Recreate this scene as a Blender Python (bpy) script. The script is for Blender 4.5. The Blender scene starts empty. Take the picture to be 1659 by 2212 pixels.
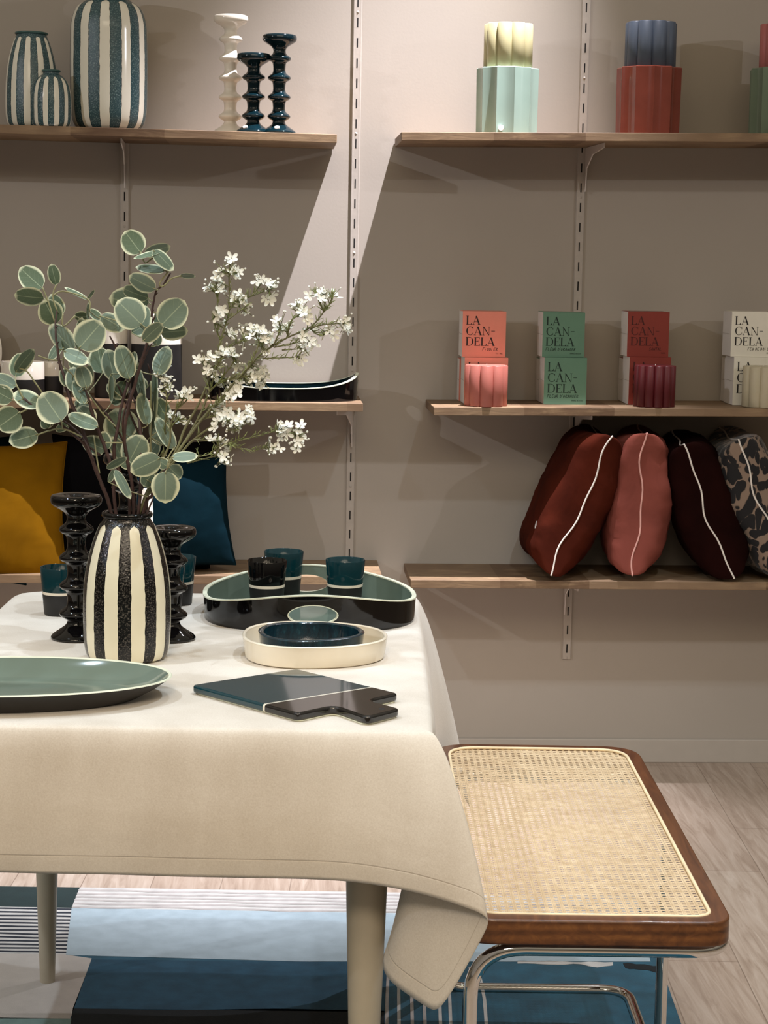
import bpy, math, random
from mathutils import Vector, Matrix, noise

# ---------------------------------------------------------------- camera
SC = bpy.context.scene
COL = SC.collection
FPX, IW, IH = 4140.0, 1659.0, 2212.0
CAM = Vector((0.0, -5.15, 1.36))
yaw, pitch, roll = math.radians(3.25), math.atan(536/4140), math.radians(1.03)
FW = Vector((math.sin(yaw)*math.cos(pitch), math.cos(yaw)*math.cos(pitch), -math.sin(pitch)))
_R = Vector((math.cos(yaw), -math.sin(yaw), 0)); _U = _R.cross(FW)
RT = _R*math.cos(roll) + _U*math.sin(roll)
UP = -_R*math.sin(roll) + _U*math.cos(roll)
cd = bpy.data.cameras.new('camera'); cam = bpy.data.objects.new('camera', cd); COL.objects.link(cam)
cd.sensor_width = 36; cd.lens = FPX/IH*36; cd.clip_start = 0.05
m = Matrix((RT, UP, -FW)).transposed().to_4x4(); m.translation = CAM
cam.matrix_world = m
SC.camera = cam

# ---------------------------------------------------------------- light
SC.view_settings.view_transform = 'Standard'; SC.view_settings.look = 'None'
SC.view_settings.gamma = 1; SC.view_settings.use_curve_mapping = False
SC.view_settings.exposure = 0.0
W = bpy.data.worlds.new('room_world'); SC.world = W; W.use_nodes = True
wn = W.node_tree.nodes; wl = W.node_tree.links
bg = wn['Background']; bg.inputs[1].default_value = 0.40
tc = wn.new('ShaderNodeTexCoord'); sep = wn.new('ShaderNodeSeparateXYZ'); cr = wn.new('ShaderNodeValToRGB')
mp = wn.new('ShaderNodeMath'); mp.operation = 'MULTIPLY_ADD'; mp.inputs[1].default_value = .5; mp.inputs[2].default_value = .5
wl.new(tc.outputs['Generated'], sep.inputs[0]); wl.new(sep.outputs['Z'], mp.inputs[0]); wl.new(mp.outputs[0], cr.inputs[0]); wl.new(cr.outputs[0], bg.inputs[0])
cr.color_ramp.elements[0].color = (.16, .13, .095, 1); cr.color_ramp.elements[0].position = .5
cr.color_ramp.elements[1].color = (1.0, .87, .66, 1); cr.color_ramp.elements[1].position = .78

def lamp(name, loc, target, power, size=.03, color=(1, .97, .95), angle=110, blend=.7):
    d = bpy.data.lights.new(name, 'SPOT'); d.energy = power; d.color = color
    d.shadow_soft_size = size; d.spot_size = math.radians(angle); d.spot_blend = blend
    o = bpy.data.objects.new(name, d); COL.objects.link(o); o.location = loc
    o.rotation_euler = (Vector(target)-Vector(loc)).to_track_quat('-Z', 'Y').to_euler()
    return o
COOL = (.74, .87, 1)
lamp('wall_washer_lamp', (.90, -.63, 4.0), (-.10, -.26, 0), 1560, .012, (.95, .92, 1), 38, 1)
lamp('track_lamp_left', (-4.2, -3.9, 3.1), (.5, -.1, 1.5), 170, .02, (.93, .94, 1), 60, .6)
lamp('track_lamp_right', (4.4, -3.4, 2.7), (0, -.1, 1.6), 85, .02, (.95, .94, 1), 60, .6)
lamp('table_lamp_right', (1.0, -2.7, 3.2), (.35, -1.9, .6), 92, .03, COOL, 75, .6)
lamp('table_lamp_left', (-1.3, -2.6, 3.2), (-.1, -2.2, .75), 92, .03, COOL, 75, .6)
lamp('table_lamp_back', (.1, -1.5, 3.2), (.1, -2.0, .75), 60, .03, COOL, 75, .6)
lamp('added_floor_spot', (1.2, -.40, 3.6), (1.0, -1.7, 0), 150, .015, (.97, .94, 1), 46, .5)  # added spot, lights the floor so the lowest shelf's shadow edge shows
lamp('added_front_fill', (-.3, -5.9, 3.0), (-.1, -2.6, .35), 185, .35, (1, .83, .65), 42, .9)  # extra warm fill, put in to brighten the front drop of the cloth
ad = bpy.data.lights.new('added_overhead_softbox', 'AREA'); ad.shape = 'RECTANGLE'; ad.size = 3.5; ad.size_y = 1.2; ad.energy = 36; ad.color = (1, .84, .62)  # added softbox for warm soft fill and reflections in chrome and glaze
ao = bpy.data.objects.new('added_overhead_softbox', ad); COL.objects.link(ao); ao.location = (.3, -4.6, 3.2)
ao.rotation_euler = (math.radians(28), 0, 0)

# ---------------------------------------------------------------- pixel rays onto real planes
def ray(px, py): return FW + RT*((px-IW/2)/FPX) - UP*((py-IH/2)/FPX)
def onY(px, py, y): d = ray(px, py); return CAM + d*((y-CAM.y)/d.y)
def onZ(px, py, z): d = ray(px, py); return CAM + d*((z-CAM.z)/d.z)

# ---------------------------------------------------------------- object helpers
def tag(o, label=None, cat=None, group=None, kind=None):
    if label: o['label'] = label
    if cat: o['category'] = cat
    if group: o['group'] = group
    if kind: o['kind'] = kind
    return o
def thing(name, label, cat, loc=(0, 0, 0), rz=0, group=None):
    o = bpy.data.objects.new(name, None); COL.objects.link(o); o.location = loc; o.rotation_euler = (0, 0, rz)
    o.empty_display_size = .02
    return tag(o, label, cat, group)
def copy_tree(root, label, loc=None, rz=None, group=None):
    def cp(o, par):
        c = o.copy(); COL.objects.link(c)
        if par: c.parent = par
        for ch in [x for x in list(COL.objects) if x.parent == o and x != c]: cp(ch, c)
        return c
    r = cp(root, None); r['label'] = label
    if loc is not None: r.location = loc
    if rz is not None: r.rotation_euler = (0, 0, rz)
    if group: r['group'] = group
    return r

class MB:
    def __init__(s): s.v = []; s.f = []; s.m = []; s.uv = {}; s.col = []
    def add(s, vs, fs, mi=0, uvs=None):
        b = len(s.v); s.v += [tuple(x) for x in vs]
        for f in fs:
            s.f.append(tuple(b+i for i in f)); s.m.append(mi)
        if uvs:
            for i, u in enumerate(uvs): s.uv[b+i] = u
        return b
    def box(s, c, d, mi=0, ax=None):
        c = Vector(c); X, Y, Z = ax or (Vector((1, 0, 0)), Vector((0, 1, 0)), Vector((0, 0, 1)))
        vs = [c+X*(sx*d[0]/2)+Y*(sy*d[1]/2)+Z*(sz*d[2]/2) for sz in (-1, 1) for sy in (-1, 1) for sx in (-1, 1)]
        s.add(vs, [(0, 2, 3, 1), (4, 5, 7, 6), (0, 1, 5, 4), (2, 6, 7, 3), (0, 4, 6, 2), (1, 3, 7, 5)], mi)
    def lathe(s, prof, n=48, c=(0, 0, 0), mi=0, fn=None):
        vs = []; fs = []
        for (r, z) in prof:
            for k in range(n):
                a = 2*math.pi*k/n; rr = r*(fn(a, z) if fn else 1)
                vs.append((c[0]+rr*math.cos(a), c[1]+rr*math.sin(a), c[2]+z))
        for i in range(len(prof)-1):
            for k in range(n):
                fs.append((i*n+k, i*n+(k+1) % n, (i+1)*n+(k+1) % n, (i+1)*n+k))
        b = s.add(vs, fs, mi)
        if prof[0][0] > 1e-5: s.f.append(tuple(b+k for k in range(n))[::-1]); s.m.append(mi)
        if prof[-1][0] > 1e-5: s.f.append(tuple(b+(len(prof)-1)*n+k for k in range(n))); s.m.append(mi)
    def tube(s, pts, r, n=8, mi=0, closed=False, cap=True):
        pts = [Vector(p) for p in pts]; N = len(pts)
        rs = r if isinstance(r, (list, tuple)) else [r]*N
        vs = []; fs = []; prev = None
        for i, p in enumerate(pts):
            a = pts[(i-1) % N] if (closed or i > 0) else p
            b = pts[(i+1) % N] if (closed or i < N-1) else p
            t = (b-a); t = t.normalized() if t.length > 1e-9 else Vector((0, 0, 1))
            if prev is None:
                ref = Vector((0, 0, 1)) if abs(t.z) < .9 else Vector((1, 0, 0)); u = t.cross(ref).normalized()
            else:
                u = prev - t*prev.dot(t)
                u = u.normalized() if u.length > 1e-6 else t.orthogonal().normalized()
            prev = u; w = t.cross(u)
            for k in range(n):
                an = 2*math.pi*k/n; vs.append(p+(u*math.cos(an)+w*math.sin(an))*rs[i])
        for i in range(N if closed else N-1):
            j = (i+1) % N
            for k in range(n): fs.append((i*n+k, i*n+(k+1) % n, j*n+(k+1) % n, j*n+k))
        if cap and not closed:
            fs.append(tuple(range(n))[::-1]); fs.append(tuple((N-1)*n+k for k in range(n)))
        s.add(vs, fs, mi)
    def prism(s, outline, z0, z1, mi=0, mtop=None):
        n = len(outline); vs = [(p[0], p[1], z0) for p in outline]+[(p[0], p[1], z1) for p in outline]
        s.add(vs, [tuple(range(n))[::-1]]+[(i, (i+1) % n, n+(i+1) % n, n+i) for i in range(n)], mi)
        b = len(s.v)-2*n; s.f.append(tuple(b+n+i for i in range(n))); s.m.append(mi if mtop is None else mtop)
    def build(s, name, mats, parent=None, loc=None, smooth=35, bevel=0, sub=0, seg=2):
        me = bpy.data.meshes.new(name); me.from_pydata(s.v, [], s.f); me.validate(clean_customdata=False)
        if not isinstance(mats, (list, tuple)): mats = [mats]
        for x in mats: me.materials.append(x)
        if len(mats) > 1 and len(me.polygons) == len(s.m): me.polygons.foreach_set('material_index', s.m)
        if s.uv:
            l = me.uv_layers.new(name='UVMap')
            for lp in me.loops: l.data[lp.index].uv = s.uv.get(lp.vertex_index, (0, 0))
        if s.col and len(s.col) == len(me.vertices):
            ca = me.attributes.new('tone', 'FLOAT', 'POINT'); ca.data.foreach_set('value', s.col)
        import bmesh
        bm = bmesh.new(); bm.from_mesh(me); bmesh.ops.recalc_face_normals(bm, faces=bm.faces); bm.to_mesh(me); bm.free()
        if smooth:
            me.shade_smooth()
            if smooth < 180: me.set_sharp_from_angle(angle=math.radians(smooth))
        o = bpy.data.objects.new(name, me); COL.objects.link(o)
        if parent: o.parent = parent
        if loc: o.location = loc
        if bevel:
            b = o.modifiers.new('bevel', 'BEVEL'); b.width = bevel; b.segments = seg; b.limit_method = 'ANGLE'; b.angle_limit = math.radians(40)
        if sub:
            b = o.modifiers.new('sub', 'SUBSURF'); b.levels = sub; b.render_levels = sub
        return o
def one(name, mb, mats, label, cat, loc=(0, 0, 0), group=None, **k):
    return tag(mb.build(name, mats, loc=loc, **k), label, cat, group)

def fillet(pts, r, n=8, closed=False):
    pts = [Vector(p) for p in pts]; N = len(pts); out = []
    rs = r if isinstance(r, (list, tuple)) else [r]*N
    for i, p in enumerate(pts):
        if not closed and i in (0, N-1): out.append(p); continue
        a = pts[(i-1) % N]-p; b = pts[(i+1) % N]-p
        ang = a.angle(b)
        d = min(rs[i]/max(math.tan(ang/2), 1e-3), a.length*.49, b.length*.49)
        a = p+a.normalized()*d; b = p+b.normalized()*d
        for k in range(n+1):
            t = k/n; out.append(a*(1-t)**2+p*2*t*(1-t)+b*t*t)
    return out
def spline(pts, n=6):
    pts = [Vector(p) for p in pts]; out = []
    for i in range(len(pts)-1):
        p0 = pts[max(i-1, 0)]; p1 = pts[i]; p2 = pts[i+1]; p3 = pts[min(i+2, len(pts)-1)]
        for k in range(n):
            t = k/n
            out.append(.5*((2*p1)+(p2-p0)*t+(2*p0-5*p1+4*p2-p3)*t*t+(3*p1-3*p2+p3-p0)*t**3))
    out.append(pts[-1]); return out
def smoothprof(prof, n=4):
    return [(max(p.x, 0), p.y) for p in spline([(r, z, 0) for r, z in prof], n)]

# ---------------------------------------------------------------- materials
def lin(c):
    r = []
    for x in c[:3]:
        x /= 255; r.append(x/12.92 if x <= .04045 else ((x+.055)/1.055)**2.4)
    return (r[0], r[1], r[2], 1)
class NT:
    def __init__(s, name):
        s.m = bpy.data.materials.new(name); s.m.use_nodes = True; s.n = s.m.node_tree.nodes; s.l = s.m.node_tree.links
        s.b = s.n['Principled BSDF']
    def node(s, t, **k):
        x = s.n.new(t)
        for a, v in k.items(): setattr(x, a, v)
        return x
    def put(s, sock, v):
        if isinstance(v, bpy.types.NodeSocket): s.l.new(v, sock)
        else: sock.default_value = v
    def math(s, op, a, b=0, c=0):
        x = s.node('ShaderNodeMath', operation=op); s.put(x.inputs[0], a); s.put(x.inputs[1], b)
        if op in ('MULTIPLY_ADD', 'SMOOTH_MIN', 'WRAP', 'COMPARE'): s.put(x.inputs[2], c)
        return x.outputs[0]
    def ramp(s, f, stops):
        x = s.node('ShaderNodeValToRGB'); s.l.new(f, x.inputs[0]); e = x.color_ramp.elements
        e[0].position, e[0].color = stops[0]; e[1].position, e[1].color = stops[-1]
        for p, c in stops[1:-1]:
            q = e.new(p); q.color = c
        return x.outputs[0]
    def mix(s, f, a, b):
        x = s.node('ShaderNodeMix', data_type='RGBA'); s.put(x.inputs[0], f); s.put(x.inputs[6], a); s.put(x.inputs[7], b); return x.outputs[2]
    def coords(s, scale=(1, 1, 1), rot=(0, 0, 0), kind='Object', loc=(0, 0, 0)):
        t = s.node('ShaderNodeTexCoord'); mp = s.node('ShaderNodeMapping'); s.l.new(t.outputs[kind], mp.inputs[0])
        mp.inputs['Scale'].default_value = scale; mp.inputs['Rotation'].default_value = rot; mp.inputs['Location'].default_value = loc
        return mp.outputs[0]
    def noise(s, v, sc, det=4, rough=.5, dist=0):
        x = s.node('ShaderNodeTexNoise'); s.l.new(v, x.inputs['Vector']); x.inputs['Scale'].default_value = sc
        x.inputs['Detail'].default_value = det; x.inputs['Roughness'].default_value = rough; x.inputs['Distortion'].default_value = dist
        return x.outputs[0]
    def bump(s, h, st=.2, d=.001):
        x = s.node('ShaderNodeBump'); x.inputs['Strength'].default_value = st; x.inputs['Distance'].default_value = d
        s.l.new(h, x.inputs['Height']); s.l.new(x.outputs[0], s.b.inputs['Normal'])
    def base(s, c): s.put(s.b.inputs['Base Color'], c)
    def set(s, rough=.5, metal=0, coat=0, spec=None, sheen=0, sss=0):
        b = s.b; b.inputs['Roughness'].default_value = rough; b.inputs['Metallic'].default_value = metal
        b.inputs['Coat Weight'].default_value = coat; b.inputs['Coat Roughness'].default_value = .04
        if spec is not None: b.inputs['Specular IOR Level'].default_value = spec
        if sheen: b.inputs['Sheen Weight'].default_value = sheen; b.inputs['Sheen Roughness'].default_value = .4
        if sss: b.inputs['Subsurface Weight'].default_value = sss; b.inputs['Subsurface Radius'].default_value = (.02, .012, .008)
        return s.m
def plain(name, c, rough=.5, metal=0, coat=0, spec=None, sheen=0, sss=0, var=.12, ns=30, bump=0, bs=200):
    t = NT(name); v = t.coords(); n = t.noise(v, ns)
    a = lin(c); dk = tuple(x*(1-var) for x in a[:3])+(1,); lt = tuple(min(1, x*(1+var)) for x in a[:3])+(1,)
    t.base(t.ramp(n, [(.3, dk), (.7, lt)]))
    if bump: t.bump(t.noise(v, bs), bump, .001)
    return t.set(rough, metal, coat, spec, sheen, sss)

M_wall = plain('wall_paint', (173, 164, 153), .85, var=.02, ns=3, bump=.15, bs=140, spec=.3)
M_base = plain('skirting_paint', (180, 171, 160), .6, var=.02)
M_std = plain('painted_steel', (180, 171, 161), .5, var=.05, ns=60, bump=.25, bs=90)
M_slot = plain('dark_slot', (22, 18, 16), .9)
M_bracket = plain('white_steel', (212, 204, 198), .45, var=.04)

def wood_shelf():
    t = NT('rough_pine'); v = t.coords((2.2, 9, 16)); g = t.noise(v, 4, 8, .68, .9)
    v2 = t.coords((1.1, 6, 1)); vor = t.node('ShaderNodeTexVoronoi'); t.l.new(v2, vor.inputs['Vector']); vor.inputs['Scale'].default_value = 2.2
    big = t.noise(t.coords((2.5, 3, 3)), 2.2, 3)
    c = t.ramp(g, [(.28, lin((54, 38, 26))), (.42, lin((102, 78, 55))), (.58, lin((136, 110, 80))), (.78, lin((174, 150, 118)))])
    c = t.mix(t.ramp(big, [(.42, (0, 0, 0, 1)), (.60, (.85, .85, .85, 1))]), c, lin((92, 66, 44)))
    knots = t.ramp(vor.outputs['Distance'], [(.03, (1, 1, 1, 1)), (.10, (0, 0, 0, 1))])
    c = t.mix(knots, c, lin((52, 32, 20)))
    pl = t.node('ShaderNodeTexWhiteNoise', noise_dimensions='1D')
    sx = t.node('ShaderNodeSeparateXYZ'); t.l.new(t.coords(), sx.inputs[0])
    t.l.new(t.math('FLOOR', t.math('MULTIPLY', sx.outputs[0], 4.3)), pl.inputs['W'])
    c = t.mix(t.math('MULTIPLY', pl.outputs[0], .28), c, lin((196, 168, 134)))
    t.base(c); t.bump(g, .25, .002); return t.set(.6)
M_wood = wood_shelf()

def floor_mat():
    t = NT('oak_vinyl_planks')
    v = t.coords((1, 1, 1), (0, 0, math.radians(93.6)), loc=(.02, .045, 0))
    br = t.node('ShaderNodeTexBrick'); t.l.new(v, br.inputs['Vector'])
    br.inputs['Scale'].default_value = 1; br.inputs['Brick Width'].default_value = .92; br.inputs['Row Height'].default_value = .152
    br.inputs['Mortar Size'].default_value = .0012; br.inputs['Color1'].default_value = (0, 0, 0, 1); br.inputs['Color2'].default_value = (1, 1, 1, 1)
    br.inputs['Mortar'].default_value = (.4, .4, .4, 1); br.offset = .37; br.inputs['Bias'].default_value = 0
    g = t.noise(t.coords((16, 1.3, 1), (0, 0, .06)), 3.2, 8, .62, 1.2)
    c1 = t.ramp(g, [(.25, lin((138, 118, 102))), (.5, lin((166, 147, 131))), (.75, lin((188, 172, 157)))])
    c2 = t.ramp(g, [(.25, lin((152, 133, 117))), (.5, lin((178, 161, 145))), (.75, lin((196, 182, 168)))])
    c = t.mix(br.outputs['Color'], c1, c2)
    c = t.mix(t.math('MULTIPLY', br.outputs['Fac'], .6), c, lin((110, 92, 78)))
    t.base(c); t.bump(g, .1, .001); return t.set(.42)
M_floor = floor_mat()

def linen():
    t = NT('linen'); v = t.coords()
    w = t.noise(v, 420, 3, .7); big = t.noise(t.coords((1, 1, .25)), 9, 4)
    fac = t.math('ADD', t.math('MULTIPLY', w, .4), t.math('MULTIPLY', big, .6))
    c = t.ramp(fac, [(.35, lin((212, 203, 190))), (.65, lin((238, 232, 222)))])
    uv = t.node('ShaderNodeUVMap'); s = t.node('ShaderNodeSeparateXYZ'); t.l.new(uv.outputs[0], s.inputs[0])
    st = t.math('SUBTRACT', 1, t.math('MINIMUM', t.math('MULTIPLY', t.math('ABSOLUTE', t.math('SUBTRACT', s.outputs[1], .026)), 700), 1))
    st = t.math('MULTIPLY', st, t.math('LESS_THAN', s.outputs[1], .05))
    c = t.mix(t.math('MULTIPLY', st, .3), c, lin((140, 122, 98)))
    t.base(c)
    wr = t.noise(t.coords((1, 1, 1)), 7, 3, .5, .6)
    h = t.math('ADD', t.math('MULTIPLY', w, .35), t.math('ADD', t.math('MULTIPLY', wr, 6), t.math('MULTIPLY', st, -1.2)))
    t.bump(h, .35, .0012); return t.set(.85, sheen=.25)
M_cloth = linen()
M_tablewood = plain('table_lacquer', (196, 186, 166), .4, var=.03)
M_chrome = plain('chrome', (225, 225, 225), .05, metal=1, var=.0)

def bench_wood():
    t = NT('stained_beech'); v = t.coords((14, 1.6, 20)); g = t.noise(v, 3, 6, .6, 1.5)
    x = t.node('ShaderNodeTexWave', wave_type='BANDS', bands_direction='Z'); t.l.new(t.coords((1.3, .8, 16)), x.inputs[0])
    x.inputs['Scale'].default_value = 1.2; x.inputs['Distortion'].default_value = 7; x.inputs['Detail'].default_value = 3; x.inputs['Detail Scale'].default_value = .6
    f = t.math('ADD', t.math('MULTIPLY', g, .75), t.math('MULTIPLY', x.outputs['Fac'], .25))
    t.base(t.ramp(f, [(.25, lin((74, 42, 22))), (.5, lin((108, 66, 36))), (.75, lin((138, 90, 48)))]))
    return t.set(.38, coat=.25)
M_bwood = bench_wood()
def cane_mat():
    t = NT('rattan_cane'); n = t.noise(t.coords(), 60, 4)
    c = t.ramp(n, [(.3, lin((212, 184, 144))), (.7, lin((240, 216, 178)))])
    uv = t.node('ShaderNodeUVMap'); w1 = t.node('ShaderNodeSeparateXYZ'); t.l.new(uv.outputs[0], w1.inputs[0])
    h = t.math('ADD', t.math('SINE', t.math('MULTIPLY', w1.outputs[0], math.pi*8)), t.math('SINE', t.math('MULTIPLY', w1.outputs[1], math.pi*8)))
    c = t.mix(t.math('MULTIPLY', t.math('LESS_THAN', h, -.9), .35), c, lin((150, 112, 66)))
    t.base(c); t.bump(h, .5, .0008); return t.set(.5)
M_cane = cane_mat()
M_spline = plain('cane_spline', (246, 226, 188), .5)

def glaze(name, c, var=.1, rough=.12, ns=18): return plain(name, c, rough*.8, var=var, ns=ns, spec=.5)
M_black = glaze('black_glaze', (7, 6, 7), .3, .08)
M_blackm = plain('black_satin_clay', (22, 20, 20), .5)
M_teal = glaze('teal_glaze', (12, 50, 56), .2, .1)
M_deepteal = glaze('petrol_glaze', (8, 28, 34), .3, .1)
M_sage = glaze('sage_glaze', (108, 123, 112), .04, .12)
M_creamg = glaze('cream_glaze', (236, 226, 206), .04, .25)
M_white = glaze('white_glaze', (230, 222, 208), .05, .15)
M_rim = plain('pale_rim', (222, 226, 204), .5)
M_sticker = plain('white_sticker', (240, 240, 240), .5)

def bowl_reactive():
    t = NT('reactive_petrol_glaze'); n = t.noise(t.coords((1, 1, .4)), 120, 6, .7)
    t.base(t.ramp(n, [(.35, lin((8, 28, 40))), (.6, lin((16, 50, 62))), (.8, lin((50, 100, 112)))])); t.bump(n, .4, .001); return t.set(.12, coat=.6)
M_react = bowl_reactive()

def striped(name, dark, speck, light, n, zneck, phase=0, ratio=.45, ztap=.05):
    t = NT(name); co = t.node('ShaderNodeTexCoord'); s = t.node('ShaderNodeSeparateXYZ'); t.l.new(co.outputs['Object'], s.inputs[0])
    th = t.math('ARCTAN2', s.outputs[1], s.outputs[0])
    ns = t.noise(co.outputs['Object'], 70, 3); wob = t.math('MULTIPLY', t.math('SUBTRACT', ns, .5), .5)
    sn = t.math('SINE', t.math('ADD', t.math('MULTIPLY_ADD', th, n, phase), wob))
    # white where the wave is above a threshold; below the neck only, ends rounded
    near = t.math('MAXIMUM', t.math('MULTIPLY', t.math('SUBTRACT', s.outputs[2], zneck-.008), 190), 0)
    thr = t.math('ADD', near, math.sin((.5-ratio)*math.pi))
    mask = t.math('GREATER_THAN', sn, thr)
    edge = t.math('GREATER_THAN', sn, t.math('SUBTRACT', thr, .14))
    sp = t.noise(co.outputs['Object'], 380, 2, .6)
    d = t.ramp(sp, [(.52, lin(dark)), (.70, lin(speck))])
    outl = tuple(x*.35 for x in dark)
    c = t.mix(edge, d, lin(outl)); c = t.mix(mask, c, lin(light))
    t.base(c)
    t.bump(t.math('MULTIPLY', sp, t.math('SUBTRACT', 1, mask)), .5, .0015)
    return t.set(.14, spec=.5)

def velvet(name, c, var=.35):
    t = NT(name); n = t.noise(t.coords((1, 1, 1)), 9, 4, .5, .4); a = lin(c)
    t.base(t.ramp(n, [(.3, tuple(x*(1-var) for x in a[:3])+(1,)), (.7, tuple(min(1, x*(1+var)) for x in a[:3])+(1,))]))
    t.bump(n, .3, .01)
    return t.set(.9, spec=.06)
M_rust = velvet('rust_velvet', (66, 24, 13)); M_pink = velvet('rose_velvet', (124, 66, 56), .2)
M_brown = velvet('oxblood_velvet', (28, 7, 5)); M_mustard = velvet('mustard_velvet', (118, 80, 6), .18)
M_blackv = velvet('black_velvet', (9, 8, 9)); M_tealv = velvet('teal_velvet', (5, 28, 36), .25)
M_pipe = plain('white_piping', (232, 224, 214), .6)
def leopard():
    t = NT('leopard_print'); v = t.coords((1, 1, .62)); d = t.noise(v, 14, 2)
    mv = t.node('ShaderNodeMix', data_type='VECTOR'); 
    a = t.node('ShaderNodeVectorMath', operation='SCALE'); nz = t.node('ShaderNodeTexNoise'); t.l.new(v, nz.inputs['Vector']); nz.inputs['Scale'].default_value = 16
    t.l.new(nz.outputs['Color'], a.inputs[0]); a.inputs['Scale'].default_value = .07
    ad_ = t.node('ShaderNodeVectorMath', operation='ADD'); t.l.new(v, ad_.inputs[0]); t.l.new(a.outputs[0], ad_.inputs[1])
    vo = t.node('ShaderNodeTexVoronoi'); t.l.new(ad_.outputs[0], vo.inputs['Vector']); vo.inputs['Scale'].default_value = 46
    c = t.ramp(vo.outputs['Distance'], [(.56, lin((14, 11, 13))), (.62, lin((136, 115, 98)))])
    t.base(c); return t.set(.8, sheen=.3)
M_leo = leopard()

def wax(name, c): return plain(name, c, .45, sss=.15, var=.04, spec=.4)
M_wcream = wax('cream_wax', (176, 168, 128)); M_wblue = wax('slate_blue_wax', (72, 81, 94)); M_wpink = wax('pink_wax', (176, 104, 100))
M_wcoral = wax('coral_wax', (172, 100, 88)); M_wred = wax('cherry_wax', (84, 20, 25)); M_wivory = wax('ivory_wax', (190, 181, 156))
M_mint = glaze('mint_glaze', (148, 170, 158), .03, .2); M_brick = glaze('brick_glaze', (116, 58, 46), .1, .15); M_moss = glaze('celadon_glaze', (110, 124, 104), .06, .2)
M_card = plain('white_card', (226, 220, 214), .6, var=.02)
CARD = {k: plain(k+'_card', c, .45, var=.03) for k, c in dict(coral=(226, 140, 120), green=(96, 134, 112), brick=(136, 52, 42), white=(232, 228, 214)).items()}
INK = plain('black_ink', (26, 20, 22), .6); INKG = plain('green_black_ink', (18, 44, 36), .6); INKR = plain('dark_red_ink', (72, 18, 14), .6)

# ---------------------------------------------------------------- setting
def struct(name, mb, m, **k): return tag(mb.build(name, m, **k), kind='structure')
f = MB(); f.box((.2, -2.9, -.02), (8.4, 6.4, .04)); struct('floor', f, M_floor, smooth=0)
f = MB(); f.box((.2, .05, 1.75), (8.4, .1, 3.5)); struct('wall_back', f, M_wall, smooth=0)
f = MB(); f.box((.2, -.006, .033), (8.4, .012, .066)); struct('baseboard_back', f, M_base, smooth=0, bevel=.002)

# slotted uprights
def upright(px, py0, py1, label):
    a = onY(px, py0, -.006); x = a.x; z0 = onY(px, py1, -.006).z; z1 = 2.35
    t = thing('slotted_upright', label, 'shelf rail', (x, -.001, z0), 0, 'slotted shelf rails on the back wall')
    b = MB(); h = z1-z0
    b.box((0, -.001, h/2), (.024, .002, h)); b.box((-.0085, -.003, h/2), (.004, .006, h)); b.box((.0085, -.003, h/2), (.004, .006, h)); b.box((0, -.0048, h/2), (.018, .002, h))
    b.build('rail', M_std, t, bevel=.001, smooth=0)
    z = .03; q = None
    while z < h:
        if q is None: s = MB(); s.box((0, 0, 0), (.0034, .0006, .024)); q = s.build('slot', M_slot, t, smooth=0)
        else: q = q.copy(); COL.objects.link(q)
        q.location = (0, -.0059, z); z += .0521
    z = .004; q = None
    while z < h:
        if q is None:
            sc_ = MB(); sc_.lathe([(.0001, -.0004), (.004, 0), (.0001, .0026)], 10)
            q = sc_.build('screw', M_std, t); q.rotation_euler = (math.pi/2, 0, 0)
        else:
            q = q.copy(); COL.objects.link(q)
        q.location = (0, -.0058, z); z += .3126
upright(269, 300, 1250, 'slotted wall rail on the left, behind the eucalyptus')
upright(764, 600, 1300, 'slotted wall rail in the gap between the left and right shelves')
upright(1249, 600, 1424, 'slotted wall rail on the right, ending below the lowest shelf')

SHW = .0215; SHD = .274
def shelf(x0, x1, z0, z1, label, br, brlabel=None):
    L = x1-x0; an = math.atan2(z1-z0, L)
    b = MB(); b.box((L/2, -SHD/2-.003, -SHW/2), (L, SHD, SHW))
    o = one('wooden_shelf', b, M_wood, label, 'shelf', (x0, 0, z0), 'rough pine wall shelves', smooth=0, bevel=.0015)
    o.rotation_euler = (0, -an, 0)
    for (bx, bl, dx) in br:
        z = z0+(z1-z0)*(bx-x0)/L-SHW-.001
        t = MB()
        prof = [(-.012, 0), (-.235, 0), (-.235, -.012), (-.10, -.022), (-.03, -.055), (-.016, -.115), (-.012, -.115)]
        n = len(prof)
        vs = [(-.0015+dx*(-p[0]), p[0], p[1]) for p in prof]+[(.0015+dx*(-p[0]), p[0], p[1]) for p in prof]
        t.add(vs, [tuple(range(n)), tuple(range(n, 2*n))[::-1]]+[(i, (i+1) % n, n+(i+1) % n, n+i) for i in range(n)])
        one('shelf_bracket', t, M_bracket, bl, 'shelf bracket', (bx, 0, z), 'white steel shelf brackets', smooth=0)
def P(px, py): return onY(px, py, -SHD)
XU = [onY(269, 300, -.01).x, onY(764, 900, -.01).x, onY(1265, 330, -.01).x]
a, b_ = P(0, 269), P(728, 290); sl = (b_.z-a.z)/(b_.x-a.x)
shelf(-1.45, b_.x, a.z+sl*(-1.45-a.x), b_.z, 'upper left pine shelf under the striped vases', [(XU[0], 'white bracket under the upper left shelf', .04)])
a, c_ = P(867, 285), P(1659, 288); sl = (c_.z-a.z)/(c_.x-a.x)
shelf(a.x, 2.3, a.z, a.z+sl*(2.3-a.x), 'upper right pine shelf under the fluted candle pots', [(XU[2], 'white bracket under the upper right shelf', .05)])
a, d_ = P(139, 864), P(784, 871); sl = (d_.z-a.z)/(d_.x-a.x)
shelf(-1.45, d_.x, a.z+sl*(-1.45-a.x), d_.z, 'middle left pine shelf behind the leaves, under the black tray', [(XU[1], 'white bracket at the right end of the middle left shelf', -.22)])
a, e_ = P(937, 879), P(1659, 882); sl = (e_.z-a.z)/(e_.x-a.x)
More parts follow.
